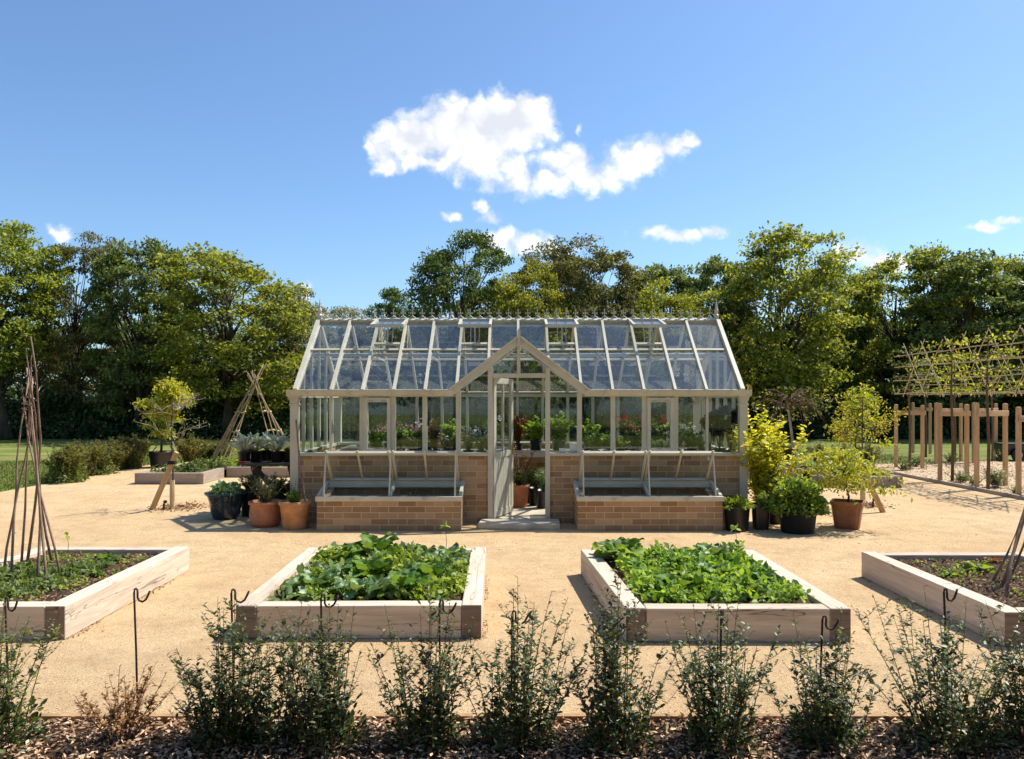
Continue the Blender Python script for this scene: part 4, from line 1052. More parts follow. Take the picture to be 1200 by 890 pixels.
# cane wigwam at the back left
rd = random.Random(2); cx, cy = XD(297, 16.6), 16.7
o = thing('cane_wigwam', 'tall pale cane wigwam with tied hoops behind the potting table', 'wigwam', (cx, cy, .18))
ap = Vector((cx, cy, 1.98))
for i in range(14):
    a = (-2.5 + i * .16) if i < 7 else (-.45 + (i - 7) * .16)
    a = [math.pi + .35 + i * .14, -.75 + (i - 7) * .17][i >= 7]
    mb = MB(); b = Vector((cx + math.cos(a) * .98, cy + math.sin(a) * .9, .17)); stick(mb, b, ap + (ap - b).normalized() * rd.uniform(.15, .5) + Vector((rd.gauss(0, .03), rd.gauss(0, .03), 0)), .014, rd, .02)
    build('cane', mb, 'cane_dark', o, smooth=True)
for zz, rr in ((.95, .53), (1.35, .32), (1.72, .13)):
    for (a0, a1) in ((math.pi + .28, math.pi + 1.25), (-.82, .35)):
        mb = MB(); mb.tube([(cx + math.cos(a0 + (a1 - a0) * t / 7) * rr * 1.02, cy + math.sin(a0 + (a1 - a0) * t / 7) * rr * .95, zz + .02 * math.sin(t)) for t in range(8)], .017, 5); build('hoop', mb, 'cane', o)

# ------------------------------------------------------------------ L-shaped back beds
def lbed(pts, label, seed):
    o = thing('raised_bed', label, 'raised bed', (pts[0][0], pts[0][1], 0), 'L-shaped beds at the back of the court')
    n = len(pts); h, t = .215, .12
    area = sum(pts[i][0] * pts[(i + 1) % n][1] - pts[(i + 1) % n][0] * pts[i][1] for i in range(n)); sg = 1 if area > 0 else -1
    for i in range(n):
        a = Vector((*pts[i], 0)); b = Vector((*pts[(i + 1) % n], 0)); d = (b - a).normalized(); nn = Vector((-d.y, d.x, 0)) * sg * t / 2
        ex = .002 * i
        beam_obj('board', a + nn + Vector((0, 0, h / 2)) + d * .002, b + nn + Vector((0, 0, h / 2)) - d * (t + .002), t, h - ex, 'oak_grey', o)
    build('soil', MB().add([(x, y, .17) for x, y in pts], [tuple(range(n)) if sg > 0 else tuple(range(n))[::-1]]), 'soil', o)
lbed([(-7.17, 14.68), (-5.86, 14.68), (-5.9, 15.96), (-4.2, 15.96), (-4.2, 17.4), (-7.3, 17.4)], 'low L-shaped timber bed behind the leaning stake, left of the greenhouse', 1)
lbed([(7.13, 14.1), (7.2, 17.0), (4.6, 17.0), (4.6, 15.6), (6.0, 15.6), (5.84, 14.1)], 'low L-shaped timber bed behind the square terracotta planter, right', 2)
cover('leafy_ground_cover', [(-7.0, 14.9), (-6.05, 17.2)], .17, 2200, 21, .07, 'leaf_green', .2, 20)
cover('leafy_ground_cover', [(-6.4, 16.2), (-4.3, 17.3)], .17, 2600, 22, .09, 'leaf_lime', .3, 14)
cover('leafy_ground_cover', [(6.1, 14.3), (7.0, 16.8)], .17, 2000, 23, .06, 'leaf_blue', .16, 20)

# ------------------------------------------------------------------ leaning stakes with saplings
def stake(base, top, post, label, D0):
    a = Vector(G(*base)); b = Vector((XD(top[0], a.y - .1), a.y - .1, ZD(top[1], a.y - .1)))
    o = thing('tree_stake', label, 'stake', tuple(a)); beam_obj('stake_post', a, b, .06, .06, 'stake_wood', o, .008)
    m_ = a.lerp(b, .82); build('tie', MB().beam(m_ - Vector((.05, 0, 0)), m_ + Vector((.05, 0, 0)), .075, .05), 'black_rubber', o)
stake((178, 598), (207, 530), 0, 'pale timber stake leaning right, left of the dark blue pot', 0)
stake((1035, 601), (1004, 536), 0, 'pale timber stake leaning left, behind the square terracotta planter', 0)
for (px, py, tp, lab, lab2, sd_) in ((202, 596, 563, 'short pale tree guard beside the leaning stake on the left', 'slim bare-branched sapling tied to the left leaning stake', 5), (1011, 593, 565, 'short pale tree guard beside the leaning stake on the right', 'slim young sapling tied to the right leaning stake', 6)):
    p = Vector(G(px, py)); zt = ZD(tp, p.y)
    o = build('tree_guard', MB().lathe((p.x, p.y, 0), [(.035, 0), (.04, zt * .5), (.035, zt), (.025, zt), (.03, .01)], 10), 'oak_grey' if False else 'cane', None); tag(o, lab, 'tree guard')
    rd = random.Random(sd_); s = thing('sapling', lab2, 'tree', (p.x, p.y, 0), 'saplings tied to leaning stakes')
    mb = MB(); mb.tube([(0, 0, 0), (.01, 0, .5), (-.01, 0, 1.0), (.0, 0, 1.62)], [.014, .012, .010, .006], 6)
    build('trunk', mb, 'bark', s, rel=True)
    mb = MB(); P = []
    for i in range(13):
        th = rd.uniform(0, 6.28); z0 = rd.uniform(.95, 1.55); l = rd.uniform(.3, .62); c_, s_ = math.cos(th), math.sin(th)
        pts = [(c_ * l * t, s_ * l * t, z0 + l * (.55 * t * t - .25 * t) + .05 * math.sin(6 * t + i)) for t in (0, .25, .5, .75, 1)]
        mb.tube(pts, [.006, .005, .0045, .004, .0025], 5)
        for q in range(2):
            e = Vector(pts[3]) + Vector((rd.gauss(0, .09), rd.gauss(0, .09), rd.uniform(.05, .18))); mb.tube([pts[2 + q], e], [.004, .002], 4)
            P.append(tuple(e))
        P += pts[2:]
    build('branches', mb, 'bark_pale' if sd_ == 5 else 'bark', s, rel=True)
    rg = np.random.default_rng(sd_); P = np.repeat(np.array(P), 2 if sd_ == 5 else 9, 0); P += rg.normal(0, .035, P.shape); n = len(P)
    leaf_mesh('foliage', P, rdir(rg, n), rdir(rg, n, .8), .04, .022, T_FOLD, 'leaf_green' if sd_ == 5 else 'leaf_maple_red', s)
    q = G(px + (-10 if sd_ == 5 else 12), py + 2)
    v_ = thing('watering_pipe', 'small black watering pipe at the foot of the ' + ('left' if sd_ == 5 else 'right') + ' leaning stake', 'pipe', q)
    build('pipe', MB().tube([(q[0], q[1], 0), (q[0], q[1], .09), (q[0] + .02, q[1], .11)], .016, 8), 'black_plastic', v_)
    build('cap', MB().lathe((q[0] + .02, q[1], .10), [(.02, 0), (.028, .01), (.028, .035), (.012, .045)], 10), 'black_plastic', v_)
    rg = np.random.default_rng(sd_); n = 420; P = np.c_[rg.normal(p.x + .1 * (1 if sd_ == 5 else -.2), .2, n), rg.normal(p.y + .05, .2, n), np.full(n, .01)]
    t_ = leaf_mesh('chip_mulch', P, rdir(rg, n) * np.array([1, 1, .3]), rdir(rg, n, 1), .045, .02, T_FOLD, 'chip_dark'); tag(t_, None, None, kind='stuff')

# ------------------------------------------------------------------ pots at the left corner
def ppot(px0, px1, pyt, pyb, kind, mat, label, sq=None, rot=0.0, name='plant_pot'):
    b = G((px0 + px1) / 2, pyb); r = (px1 - px0) * b[1] / F / 2; D = b[1] + r * .75; r = (px1 - px0) * D / F / 2
    x = XD((px0 + px1) / 2, D); h = ZD(pyt, D)
    if sq: r *= .72
    o = thing(name, label, 'potted plant', (x, D, 0)); pot(o, kind, r, h, mat, sq, rot); return o, r, h
o, r, h = ppot(241, 288, 577, 611, 'bell', 'glaze_blue', 'dark blue glazed pot with flared rim and scalloped leaves, leftmost of the pots')
leaf_mesh('foliage', *[a + (np.array([0, 0, h * .9]) if i == 0 else 0) for i, a in enumerate(mound(4, r * .75, r * .7, .13, 420, .06, .05))], T_FOLD, 'leaf_blue', o)
f = bush(o, 31, 'leaf_bronze', n_stems=8, h=.14, spread=.1, per=10, leaf=.03, wid=.02, off=(-r * .5, 0, h * .85))
o, r, h = ppot(292, 330, 587, 619, 'belly', 'terracotta', 'round-bellied terracotta pot with twiggy grey-green shrub, left of the greenhouse')
bush(o, 32, 'leaf_grey', n_stems=30, h=.44, spread=.26, per=36, leaf=.032, wid=.012, side=3, off=(0, 0, h * .85)); bush(o, 33, 'leaf_green', n_stems=12, h=.32, spread=.22, per=26, leaf=.04, wid=.02, off=(0, 0, h * .85))
build('rope_band', MB().lathe((0, 0, 0), [(r * .965, h * .28), (r * .985, h * .30), (r * .965, h * .33)], 32), 'terracotta', o, smooth=True, rel=True)
o, r, h = ppot(327, 364, 587, 622, 'round', 'terracotta_pale', 'tapered weathered terracotta pot with fresh green shoots by the corner post')
bush(o, 34, 'leaf_lime', n_stems=14, h=.22, spread=.12, per=20, leaf=.05, wid=.026, off=(0, 0, h * .85)); bush(o, 35, 'leaf_brown', n_stems=9, h=.34, spread=.08, per=20, leaf=.03, wid=.014, off=(-.02, .1, h * .85))
o, r, h = ppot(282, 304, 575, 606, 'nursery', 'black_plastic', 'black nursery pot with green bushy leaves behind the glazed pot', name='plant_pot')
bush(o, 36, 'leaf_green', n_stems=20, h=.34, spread=.18, per=34, leaf=.045, wid=.025, side=2, off=(0, 0, h * .85)); flowers(o, 3, 5, .12, .12, h + .32, .02, 'petal_pink')
o, r, h = ppot(316, 338, 576, 606, 'nursery', 'black_plastic', 'black pot with dark green leaves under the potting table')
bush(o, 37, 'leaf_dark', n_stems=22, h=.34, spread=.2, per=34, leaf=.045, wid=.02, side=2, off=(0, 0, h * .85))
# potting table
D0 = 10.75; tz = ZD(543, D0); x0, x1 = XD(277, D0), XD(345, D0) - .05
t = thing('potting_table', 'dark weathered trestle table of plants at the left greenhouse corner', 'table', ((x0 + x1) / 2, 11.1, 0))
for k in range(5): beam_obj('table_plank', (x0, 10.82 + k * .145, tz - .02), (x1, 10.82 + k * .145, tz - .02), .135, .035, 'dark_wood', t, .004)
for xx in (x0 + .14, x1 - .1):
    beam_obj('leg', (xx, 10.80, 0.02), (xx, 11.36, tz - .04), .045, .09, 'dark_wood', t); beam_obj('leg', (xx + .05, 11.42, 0.02), (xx + .05, 10.86, tz - .04), .045, .09, 'dark_wood', t)
beam_obj('brace', (x0 + .2, 10.85, tz - .06), (x1 - .05, 10.95, .12), .04, .08, 'dark_wood', t); beam_obj('brace', (x1 - .02, 10.87, tz - .3), (x1 - .42, 10.9, .16), .04, .08, 'dark_wood', t)
tp = [(286, 0, 'leaf_silver', 'silver-leaved plant in a black pot, left end of the potting table'), (300, .12, 'leaf_silver', 'silver artichoke in a black pot, second on the potting table'),
      (313, .3, 'leaf_silver', 'tall silver artichoke at the back middle of the potting table'), (325, .05, 'leaf_silver', 'blue-silver plant in a black pot, third along the table front'),
      (338, .1, 'leaf_lime', 'bright green plant in a black pot, right end of the potting table'), (294, .4, 'leaf_green', 'green-leaved pot at the back left of the potting table')]
for i, (px, dy, mt, lab) in enumerate(tp):
    D = 10.9 + dy; o = thing('potted_plant', lab, 'potted plant', (XD(px, D), D, tz), 'pots on the potting table'); pot(o, 'nursery', .09, .15, 'black_plastic')
    rg = np.random.default_rng(i); n = 26 if 'silver' in mt else 0
    if n:
        th = rg.uniform(0, 6.28, n); el = rg.uniform(.55, 1.4, n); D_ = np.c_[np.cos(th) * np.cos(el), np.sin(th) * np.cos(el), np.sin(el)]
        L = rg.uniform(.16, .33, n); leaf_mesh('foliage', np.tile([0, 0, .13], (n, 1)) + D_ * .02, D_, np.c_[-np.cos(th) * .5, -np.sin(th) * .5, np.ones(n)], L, L * .24, T_BIG[2], mt, o, smooth=True)
    else: bush(o, 60 + i, mt, n_stems=18, h=.18, spread=.12, per=16, leaf=.05, wid=.03, off=(0, 0, .13))
o = thing('secateurs', 'red-handled hand tool lying on the potting table front edge', 'tool', (XD(284, 10.8), 10.80, tz)); q = origin(o)
build('handle', MB().tube([(q.x - .08, q.y, tz + .012), (q.x - .02, q.y - .015, tz + .016), (q.x + .04, q.y, tz + .014)], .012, 7).tube([(q.x - .07, q.y + .05, tz + .012), (q.x - .02, q.y + .045, tz + .016), (q.x + .04, q.y + .01, tz + .014)], .012, 7), 'red_plastic', o)
build('blade', MB().beam((q.x + .04, q.y, tz + .014), (q.x + .11, q.y - .005, tz + .014), .018, .006), 'steel', o)
o = build('leaning_cane', MB().tube([(XD(363, 9.75), 9.72, 0), (XD(352, 9.9), 9.9, .75), (XD(347, 10.02), 10.02, 1.35)], .012, 7), 'hazel'); tag(o, 'dark thin pole leaning on the left corner post of the greenhouse', 'pole')

# ------------------------------------------------------------------ pots at the right corner
o, r, h = ppot(848, 879, 592, 624, 'nursery', 'black_plastic', 'black pot of low bright green herbs touching the right cold frame')
leaf_mesh('foliage', *[a + (np.array([0, 0, h * .88]) if i == 0 else 0) for i, a in enumerate(mound(7, r * 1.0, r * .9, .12, 1300, .035, .02))], T_FOLD, 'leaf_lime', o)
o, r, h = ppot(878, 905, 590, 622, 'nursery', 'black_plastic', 'glossy square black pot of upright stems under the yellow shrub', sq=5)
bush(o, 38, 'leaf_lime', n_stems=22, h=.24, spread=.1, per=14, leaf=.06, wid=.014, off=(0, 0, h * .85), stemm='stem_green')
o, r, h = ppot(896, 922, 580, 615, 'nursery', 'black_plastic', 'black pot tucked behind the square black pot, holding yellow-leaved shoots')
bush(o, 39, 'leaf_yellow', n_stems=14, h=.42, spread=.2, per=20, leaf=.07, wid=.035, side=2, off=(0, 0, h * .85), stemm='stem_green')
o, r, h = ppot(912, 957, 596, 627, 'nursery', 'black_plastic', 'wide black tub with a dense mound of fresh green mint leaves')
leaf_mesh('foliage', *[a + (np.array([0, 0, h * .8]) if i == 0 else 0) for i, a in enumerate(mound(9, r * 1.2, r * 1.05, .38, 2600, .05, .036, fill=.4))], T_FOLD, 'leaf_lime3' if False else 'leaf_rhubarb', o)
leaf_mesh('foliage', *[a + (np.array([0, 0, h * .82]) if i == 0 else 0) for i, a in enumerate(mound(19, r * 1.22, r * 1.07, .39, 900, .05, .036, fill=.8))], T_FOLD, 'leaf_lime', o)
# yellow shrub
o = thing('yellow_shrub', 'tall golden-leaved shrub growing against the right corner post', 'shrub', (XD(898, 10.1), 10.15, 0))
bush(o, 41, 'leaf_yellow', n_stems=30, h=1.72, spread=.66, per=38, leaf=.10, wid=.055, start=.12, side=4, r=.006, r0=.08, stemm='stem_green')
bush(o, 42, 'leaf_lime', n_stems=8, h=1.1, spread=.30, per=30, leaf=.08, wid=.04, start=.15, side=2, r=.005, stemm='stem_green')
# japanese maples
def maple(o, seed, z0, h, R_, n, mat, trunk_h, tiers, lx=0.0, leaf=.055, tr=.016, power=1.0):
    """layered crown: flat sprays of small narrow leaves round the ends of thin limbs"""
    rd = random.Random(seed); rg = np.random.default_rng(seed); mb = MB()
    tp = [Vector((0, 0, z0)), Vector((.02, .0, z0 + trunk_h * .5)), Vector((-.01, 0, z0 + trunk_h)), Vector((lx * .5, 0, z0 + h * .7)), Vector((lx, 0, z0 + h * .92))]
    mb.tube(tp, [tr, tr * .85, tr * .75, tr * .5, tr * .25], 7)
    P = []; ks = [rd.uniform(.3, 1.5) for _ in range(tiers)]; tot = sum(ks)
    for i in range(tiers):
        t = ((i + rd.random()) / tiers); zc = z0 + trunk_h + (h - trunk_h) * t * .95; th = i * 2.4 + rd.uniform(-.5, .5)
        rr = R_ * (1 - .62 * t ** power) * rd.uniform(.35, 1.12)
        c = Vector((lx * t + math.cos(th) * rr, math.sin(th) * rr, zc)); st_ = Vector((lx * t * .8, 0, z0 + trunk_h + (h - trunk_h) * t * .6))
        mb.tube([st_, st_.lerp(c, .55) + Vector((0, 0, .04)), c], [tr * .45, tr * .3, tr * .12], 5)
        k = int(n * ks[i] / tot); sg = R_ * (.13 + .10 * ks[i])
        d = rg.normal(0, 1, (k, 3)) * np.array([sg, sg, h * .03]); d[:, 2] -= .5 * (d[:, 0] ** 2 + d[:, 1] ** 2) / R_
        P.append(d + np.array(tuple(c)))
    P = np.concatenate(P); k = len(P); build('trunk', mb, 'bark', o, smooth=True, rel=True)
    L = leaf * rg.uniform(.6, 1.25, k); Dd = rdir(rg, k, -.4)
    leaf_mesh('foliage', P, Dd, rdir(rg, k, 1.4), L, L * .42, T_FOLD, mat, o)
o, r, h = ppot(968, 1018, 587, 622, 'round', 'terracotta_brown', 'square brown terracotta planter holding a spreading lime Japanese maple', sq=9, rot=R(-28))
maple(o, 3, h * .85, .74, 0.50, 2300, 'leaf_maple', .20, 20, -.10, .06)
b = G(1003, 565); o = thing('maple_tree', 'taller upright maple with orange-tinted tips behind the square planter', 'tree', (b[0], b[1], 0))
maple(o, 8, 0, ZD(448, b[1]), .56, 1500, 'leaf_maple', .75, 17, .12, .085)
# black-potted maple at the back left
b = G(189, 549); D = b[1] + .25; o = thing('maple_tree', 'golden two-tiered maple in a big black pot on the left of the court', 'potted tree', (XD(189, D), D, 0)); pot(o, 'nursery', 14 * D / F, ZD(529, D), 'black_plastic')
maple(o, 12, .36, ZD(447, D) - .36, .58, 2500, 'leaf_maple_red', .85, 16, .30, .10, .03, .8); maple(o, 13, .36, .78, .34, 1000, 'leaf_maple', .4, 7, -.10, .1, .02)
# weeping bare shrub
cx, cy = XD(928, 16.2), 16.3; o = thing('weeping_shrub', 'weeping bare brown shrub arching over behind the right-hand back bed', 'shrub', (cx, cy, .17)); rd = random.Random(6); mb = MB()
mb2 = MB().tube([(.15, 0, 0), (.05, 0, .55), (-.05, 0, 1.35)], [.035, .028, .022], 7); build('trunk', mb2, 'bark_pale', o, rel=True)
for i in range(46):
    th = rd.uniform(0, 6.28); l = rd.uniform(.35, .95); z = 1.3 + rd.uniform(-.15, .15); dr = rd.uniform(.2, .6); c_, s_ = math.cos(th), math.sin(th)
    mb.tube([(c_ * l * t, s_ * l * t * .7, z + .35 * math.sin(t * 2.2) * l - dr * t * t * t) for t in (0, .2, .4, .6, .8, 1)], [.012, .010, .008, .006, .005, .003], 4)
build('branches', mb, 'stem_brown', o, rel=True)
rg = np.random.default_rng(4); n = 260; P = rdir(rg, n) * np.array([.8, .6, .35]) + np.array([0, 0, 1.35]); leaf_mesh('foliage', P, rdir(rg, n), rdir(rg, n, .5), .07, .04, T_FOLD, 'leaf_brown', o)

# bushes bordering the court
BU = [(80, 566, .95, 'leaf_brown', 'first'), (97, 561, .95, 'leaf_brown', 'second'), (115, 557, .95, 'leaf_brown', 'third'), (132, 553, .95, 'leaf_brown', 'fourth'), (148, 550, 1.0, 'leaf_brown', 'fifth'), (163, 547, 1.0, 'leaf_brown', 'sixth')]
proto = None
for i, (px, py, hh, mt, od) in enumerate(BU):
    b = G(px, py); lab = od + ' bronze-green bush from the left in the low hedge beside the lawn'
    loc = (b[0] - .1, b[1] + .1, 0)
    if i in (0, 1):
        o = thing('hedge_bush', lab, 'bush', loc, 'low hedge bushes along the left lawn')
        bush(o, 100 + i, 'leaf_hedge', n_stems=55, h=.85, spread=.55, per=48, leaf=.055, wid=.03, side=5, r0=.15, r=.006)
        if i == 0: leaf_mesh('inner_foliage', *mound(55, .36, .36, .5, 1500, .06, .035, fill=.3), T_FOLD, 'leaf_green', o)
        PROTO['hedge%d' % i] = o
    else: copy_tree(PROTO['hedge%d' % (i % 2)], loc, i * 1.3, lab, hh)
for (px, py, s, lab) in ((222, 545, 1.0, 'bronze-green bush behind the left L-shaped bed, left one'), (262, 541, .8, 'bronze-green bush behind the cane wigwam'), (240, 541, .7, 'small bronze bush between the black-potted maple and the wigwam'),
                         (918, 541, .75, 'bronze bush behind the golden shrub at the right'), (960, 543, .7, 'bronze bush at the lawn edge left of the square planter tree'), (1018, 545, .75, 'bronze bush at the lawn edge beside the gravel edging'), (990, 541, .6, 'smallest bronze bush at the right lawn edge')):
    b = G(px, py); copy_tree(PROTO['hedge1'], (b[0], b[1], 0), px * .1, lab, s, group='bushes at the back lawn edge')

# ------------------------------------------------------------------ pleached trees, post frames, lattice
FR = [((1050, 548), (1081, 549.5), 474, 'first post frame from the left, at the far end of the near row'),
      ((1101.5, 564), (1133, 564), 473, 'second post frame from the left in the near row'),
      ((1144.5, 574), (1178, 569.5), 472, 'third post frame of the near row, widest one'),
      ((1193.6, 581), (1232, 578), 477, 'nearest post frame, cut by the right edge'),
      ((1097, 544), (1126, 541), 472, 'back-row post frame seen between the first and second near frames'),
      ((1141, 543), (1167, 539), 472, 'back-row post frame seen behind the third near frame'),
      ((1070, 531), (1090, 532), 472, 'farthest post frame on the lawn edge, behind the first one')]
for i, (a, b, ty, lab) in enumerate(FR):
    A, B = Vector(G(*a)), Vector(G(*b)); h = ZD(ty, A.y); h2 = ZD(ty + 1, B.y)
    o = thing('post_frame', lab, 'tree support', tuple((A + B) / 2), 'timber post frames on the gravel')
    for P_, hh in ((A, h), (B, h2)):
        beam_obj('post', P_, P_ + Vector((0, 0, hh)), .075, .075, 'post_wood', o, .02)
    d = (B - A).normalized(); z = h - .2
    beam_obj('cross_rail', A + d * -.04 + Vector((0, -.06, z)), B + d * .04 + Vector((0, -.06, z)), .03, .10, 'post_wood', o)
PLX = 8.95
PT = [(1066, 551), (1116, 564.5), (1158, 574), (1213, 584), (1085, 536), (1119, 541.5), (1163, 541)]
for i, (px, py) in enumerate(PT):
    b = G(px, py); near = i < 4
    lab = ['farthest', 'second farthest', 'second nearest', 'nearest'][i] + ' slim pleached tree in the near row' if near else ['left', 'middle', 'right'][i - 4] + '-hand slim pleached tree in the back row'
    o = thing('pleached_tree', lab, 'tree', b, 'pleached trees trained on the cane lattice')
    rd = random.Random(i); mb = MB(); mb.tube([(0, 0, 0), (.02, .01, .8), (-.02, 0, 1.7), (0, 0, 2.75)], [.032, .028, .022, .010], 7)
    mb2 = MB(); P = []
    ax_ = 'y'
    for z in (1.8, 2.1, 2.4, 2.68):
        for s_ in (-1, 1):
            L = rd.uniform(.65, .95); pts = [(rd.gauss(0, .04), s_ * L * t, z + .06 * math.sin(3 * t) + rd.gauss(0, .01)) for t in (0, .33, .66, 1)]
            mb2.tube(pts, [.016, .012, .009, .005], 5)
            for t in range(12):
                u = rd.random(); c_ = (rd.gauss(0, .06), s_ * L * u, z + rd.gauss(.03, .03))
                for w_ in range(rd.randint(1, 4)): P.append((c_[0] + rd.gauss(0, .05), c_[1] + rd.gauss(0, .04), c_[2] + rd.gauss(0, .03)))
    build('trunk', mb, 'stem_brown', o, smooth=True, rel=True); build('limbs', mb2, 'stem_brown', o, rel=True)
    rg = np.random.default_rng(i); P = np.array(P); n = len(P); leaf_mesh('foliage', P, rdir(rg, n), rdir(rg, n, .9), rg.uniform(.05, .10, n), rg.uniform(.03, .06, n), T_FOLD, 'leaf_maple' if i % 3 else 'leaf_green', o)
def lattice(x, y0, y1, label, seed):
    rd = random.Random(seed); o = thing('cane_lattice', label, 'lattice', (x, (y0 + y1) / 2, 1.7), 'cane lattices tied to the pleached trees')
    for z in (1.76, 2.04, 2.36, 2.62):
        k = 3; L = (y1 - y0) / k
        for i in range(k): build('cane', MB().tube([(x + rd.gauss(0, .015), y0 + L * i - .1, z + rd.gauss(0, .015)), (x, y0 + L * (i + .5), z + rd.gauss(0, .012)), (x + rd.gauss(0, .015), y0 + L * (i + 1) + .1, z + rd.gauss(0, .015))], .012, 5), 'cane', o)
    y = y0
    while y < y1:
        for s_ in (-1, 1):
            a = rd.gauss(0, .04); build('cane', MB().tube([(x + .02 * s_, y - s_ * .46 + a, 1.68), (x + .02 * s_, y + a, 2.3), (x + .02 * s_, y + s_ * .46 + a, 2.92 + rd.gauss(0, .06))], .0095, 5), 'cane', o)
        y += .80
lattice(8.9, 12.4, 17.9, 'nearer bamboo cane lattice of crossed diagonals above the post frames', 1)
lattice(12.1, 17.4, 23.6, 'farther bamboo cane lattice behind the nearer one', 2)
# low plants around the posts
for i, (px, py, s, lab) in enumerate([(1060, 552, 1, 'low green plant at the foot of the farthest near-row tree'), (1073, 547, 1.2, 'low bushy plant between the first frame posts'), (1115, 543, 1.2, 'low plant behind the second frame'),
                                      (1126, 566, 1.1, 'pale green plant right of the second frame tree'), (1141, 569, .9, 'small plant left of the third frame'), (1168, 572, 1.5, 'largest leafy plant inside the third frame'), (1192, 580, .7, 'tiny yellow-green plant by the edging near the right edge'), (1174, 541, 1.2, 'low plant near the black cart')]):
    b = G(px, py)
    if i == 0:
        PROTO['low'] = o = thing('low_plant', lab, 'plant', b, 'low plants in the gravel'); bush(o, 71, 'leaf_green', n_stems=16, h=.26, spread=.22, per=22, leaf=.055, wid=.03, r0=.06); 
    elif i == 5:
        o = thing('low_plant', lab, 'plant', b, 'low plants in the gravel'); bush(o, 72, 'leaf_grey', n_stems=22, h=.42, spread=.3, per=24, leaf=.06, wid=.03, r0=.06, side=2)
    else: copy_tree(PROTO['low'], b, i, lab, s)
# black cart at the right edge
b = G(1192, 541); D = b[1]; o = thing('garden_cart', 'black wheeled garden cart on the gravel at the right edge', 'cart', (b[0], D, 0))
x0 = XD(1180, D); z0, z1 = ZD(534, D), ZD(521, D)
build('tub', MB().prism([(x0 + .05, D, z0), (x0 + 1.0, D, z0), (x0 + 1.1, D, z1), (x0, D, z1)], (0, .6, 0)), 'black_plastic', o, bevel=.02)
build('rim', MB().box(x0 - .03, x0 + 1.13, D - .03, D + .63, z1 - .02, z1 + .015), 'black_rubber', o)
for yy_ in (D - .06, D + .62):
    wl = build('wheel', MB().tube([(x0 + .26, yy_ - .03, .17), (x0 + .26, yy_ + .03, .17)], .17, 20), 'black_rubber', o); build('rim', MB().tube([(x0 + .26, yy_ - .035, .17), (x0 + .26, yy_ + .035, .17)], .09, 14), 'steel', wl)
build('handle', MB().tube([(x0 + 1.0, D + .1, z1), (x0 + 1.5, D + .1, z1 + .3)], .015, 6), 'steel', o)

# ------------------------------------------------------------------ inside the greenhouse
def bench(x0, x1, y0, y1, label):
    o = thing('staging_bench', label, 'bench', ((x0 + x1) / 2, (y0 + y1) / 2, .045), 'slatted staging in the greenhouse')
    mb = MB(); k = 6
    for i in range(k):
        a = y0 + (y1 - y0) * i / k; mb.box(x0, x1, a, a + (y1 - y0) / k - .02, .80, .825)
    build('slatted_top', mb, 'paint', o); build('apron', MB().box(x0, x1, y0 + .002, y0 + .03, .73, .798).box(x0, x1, y1 - .05, y1 - .022, .73, .798), 'paint', o)
    for xx in (x0 + .05, (x0 + x1) / 2, x1 - .05):
        for yy_ in (y0 + .06, y1 - .08): build('leg', MB().box(xx - .02, xx + .02, yy_ - .02, yy_ + .02, .045, .798), 'paint', o)
bench(xs[0] + .1, -.55, 10.28, 10.80, 'slatted bench behind the left front wall of the greenhouse'); bench(.72, xs[-1] - .1, 10.28, 10.80, 'slatted bench behind the right front wall of the greenhouse')
bench(xs[0] + .1, xs[-1] - .1, 11.90, 12.45, 'long slatted bench along the rear glass of the greenhouse')
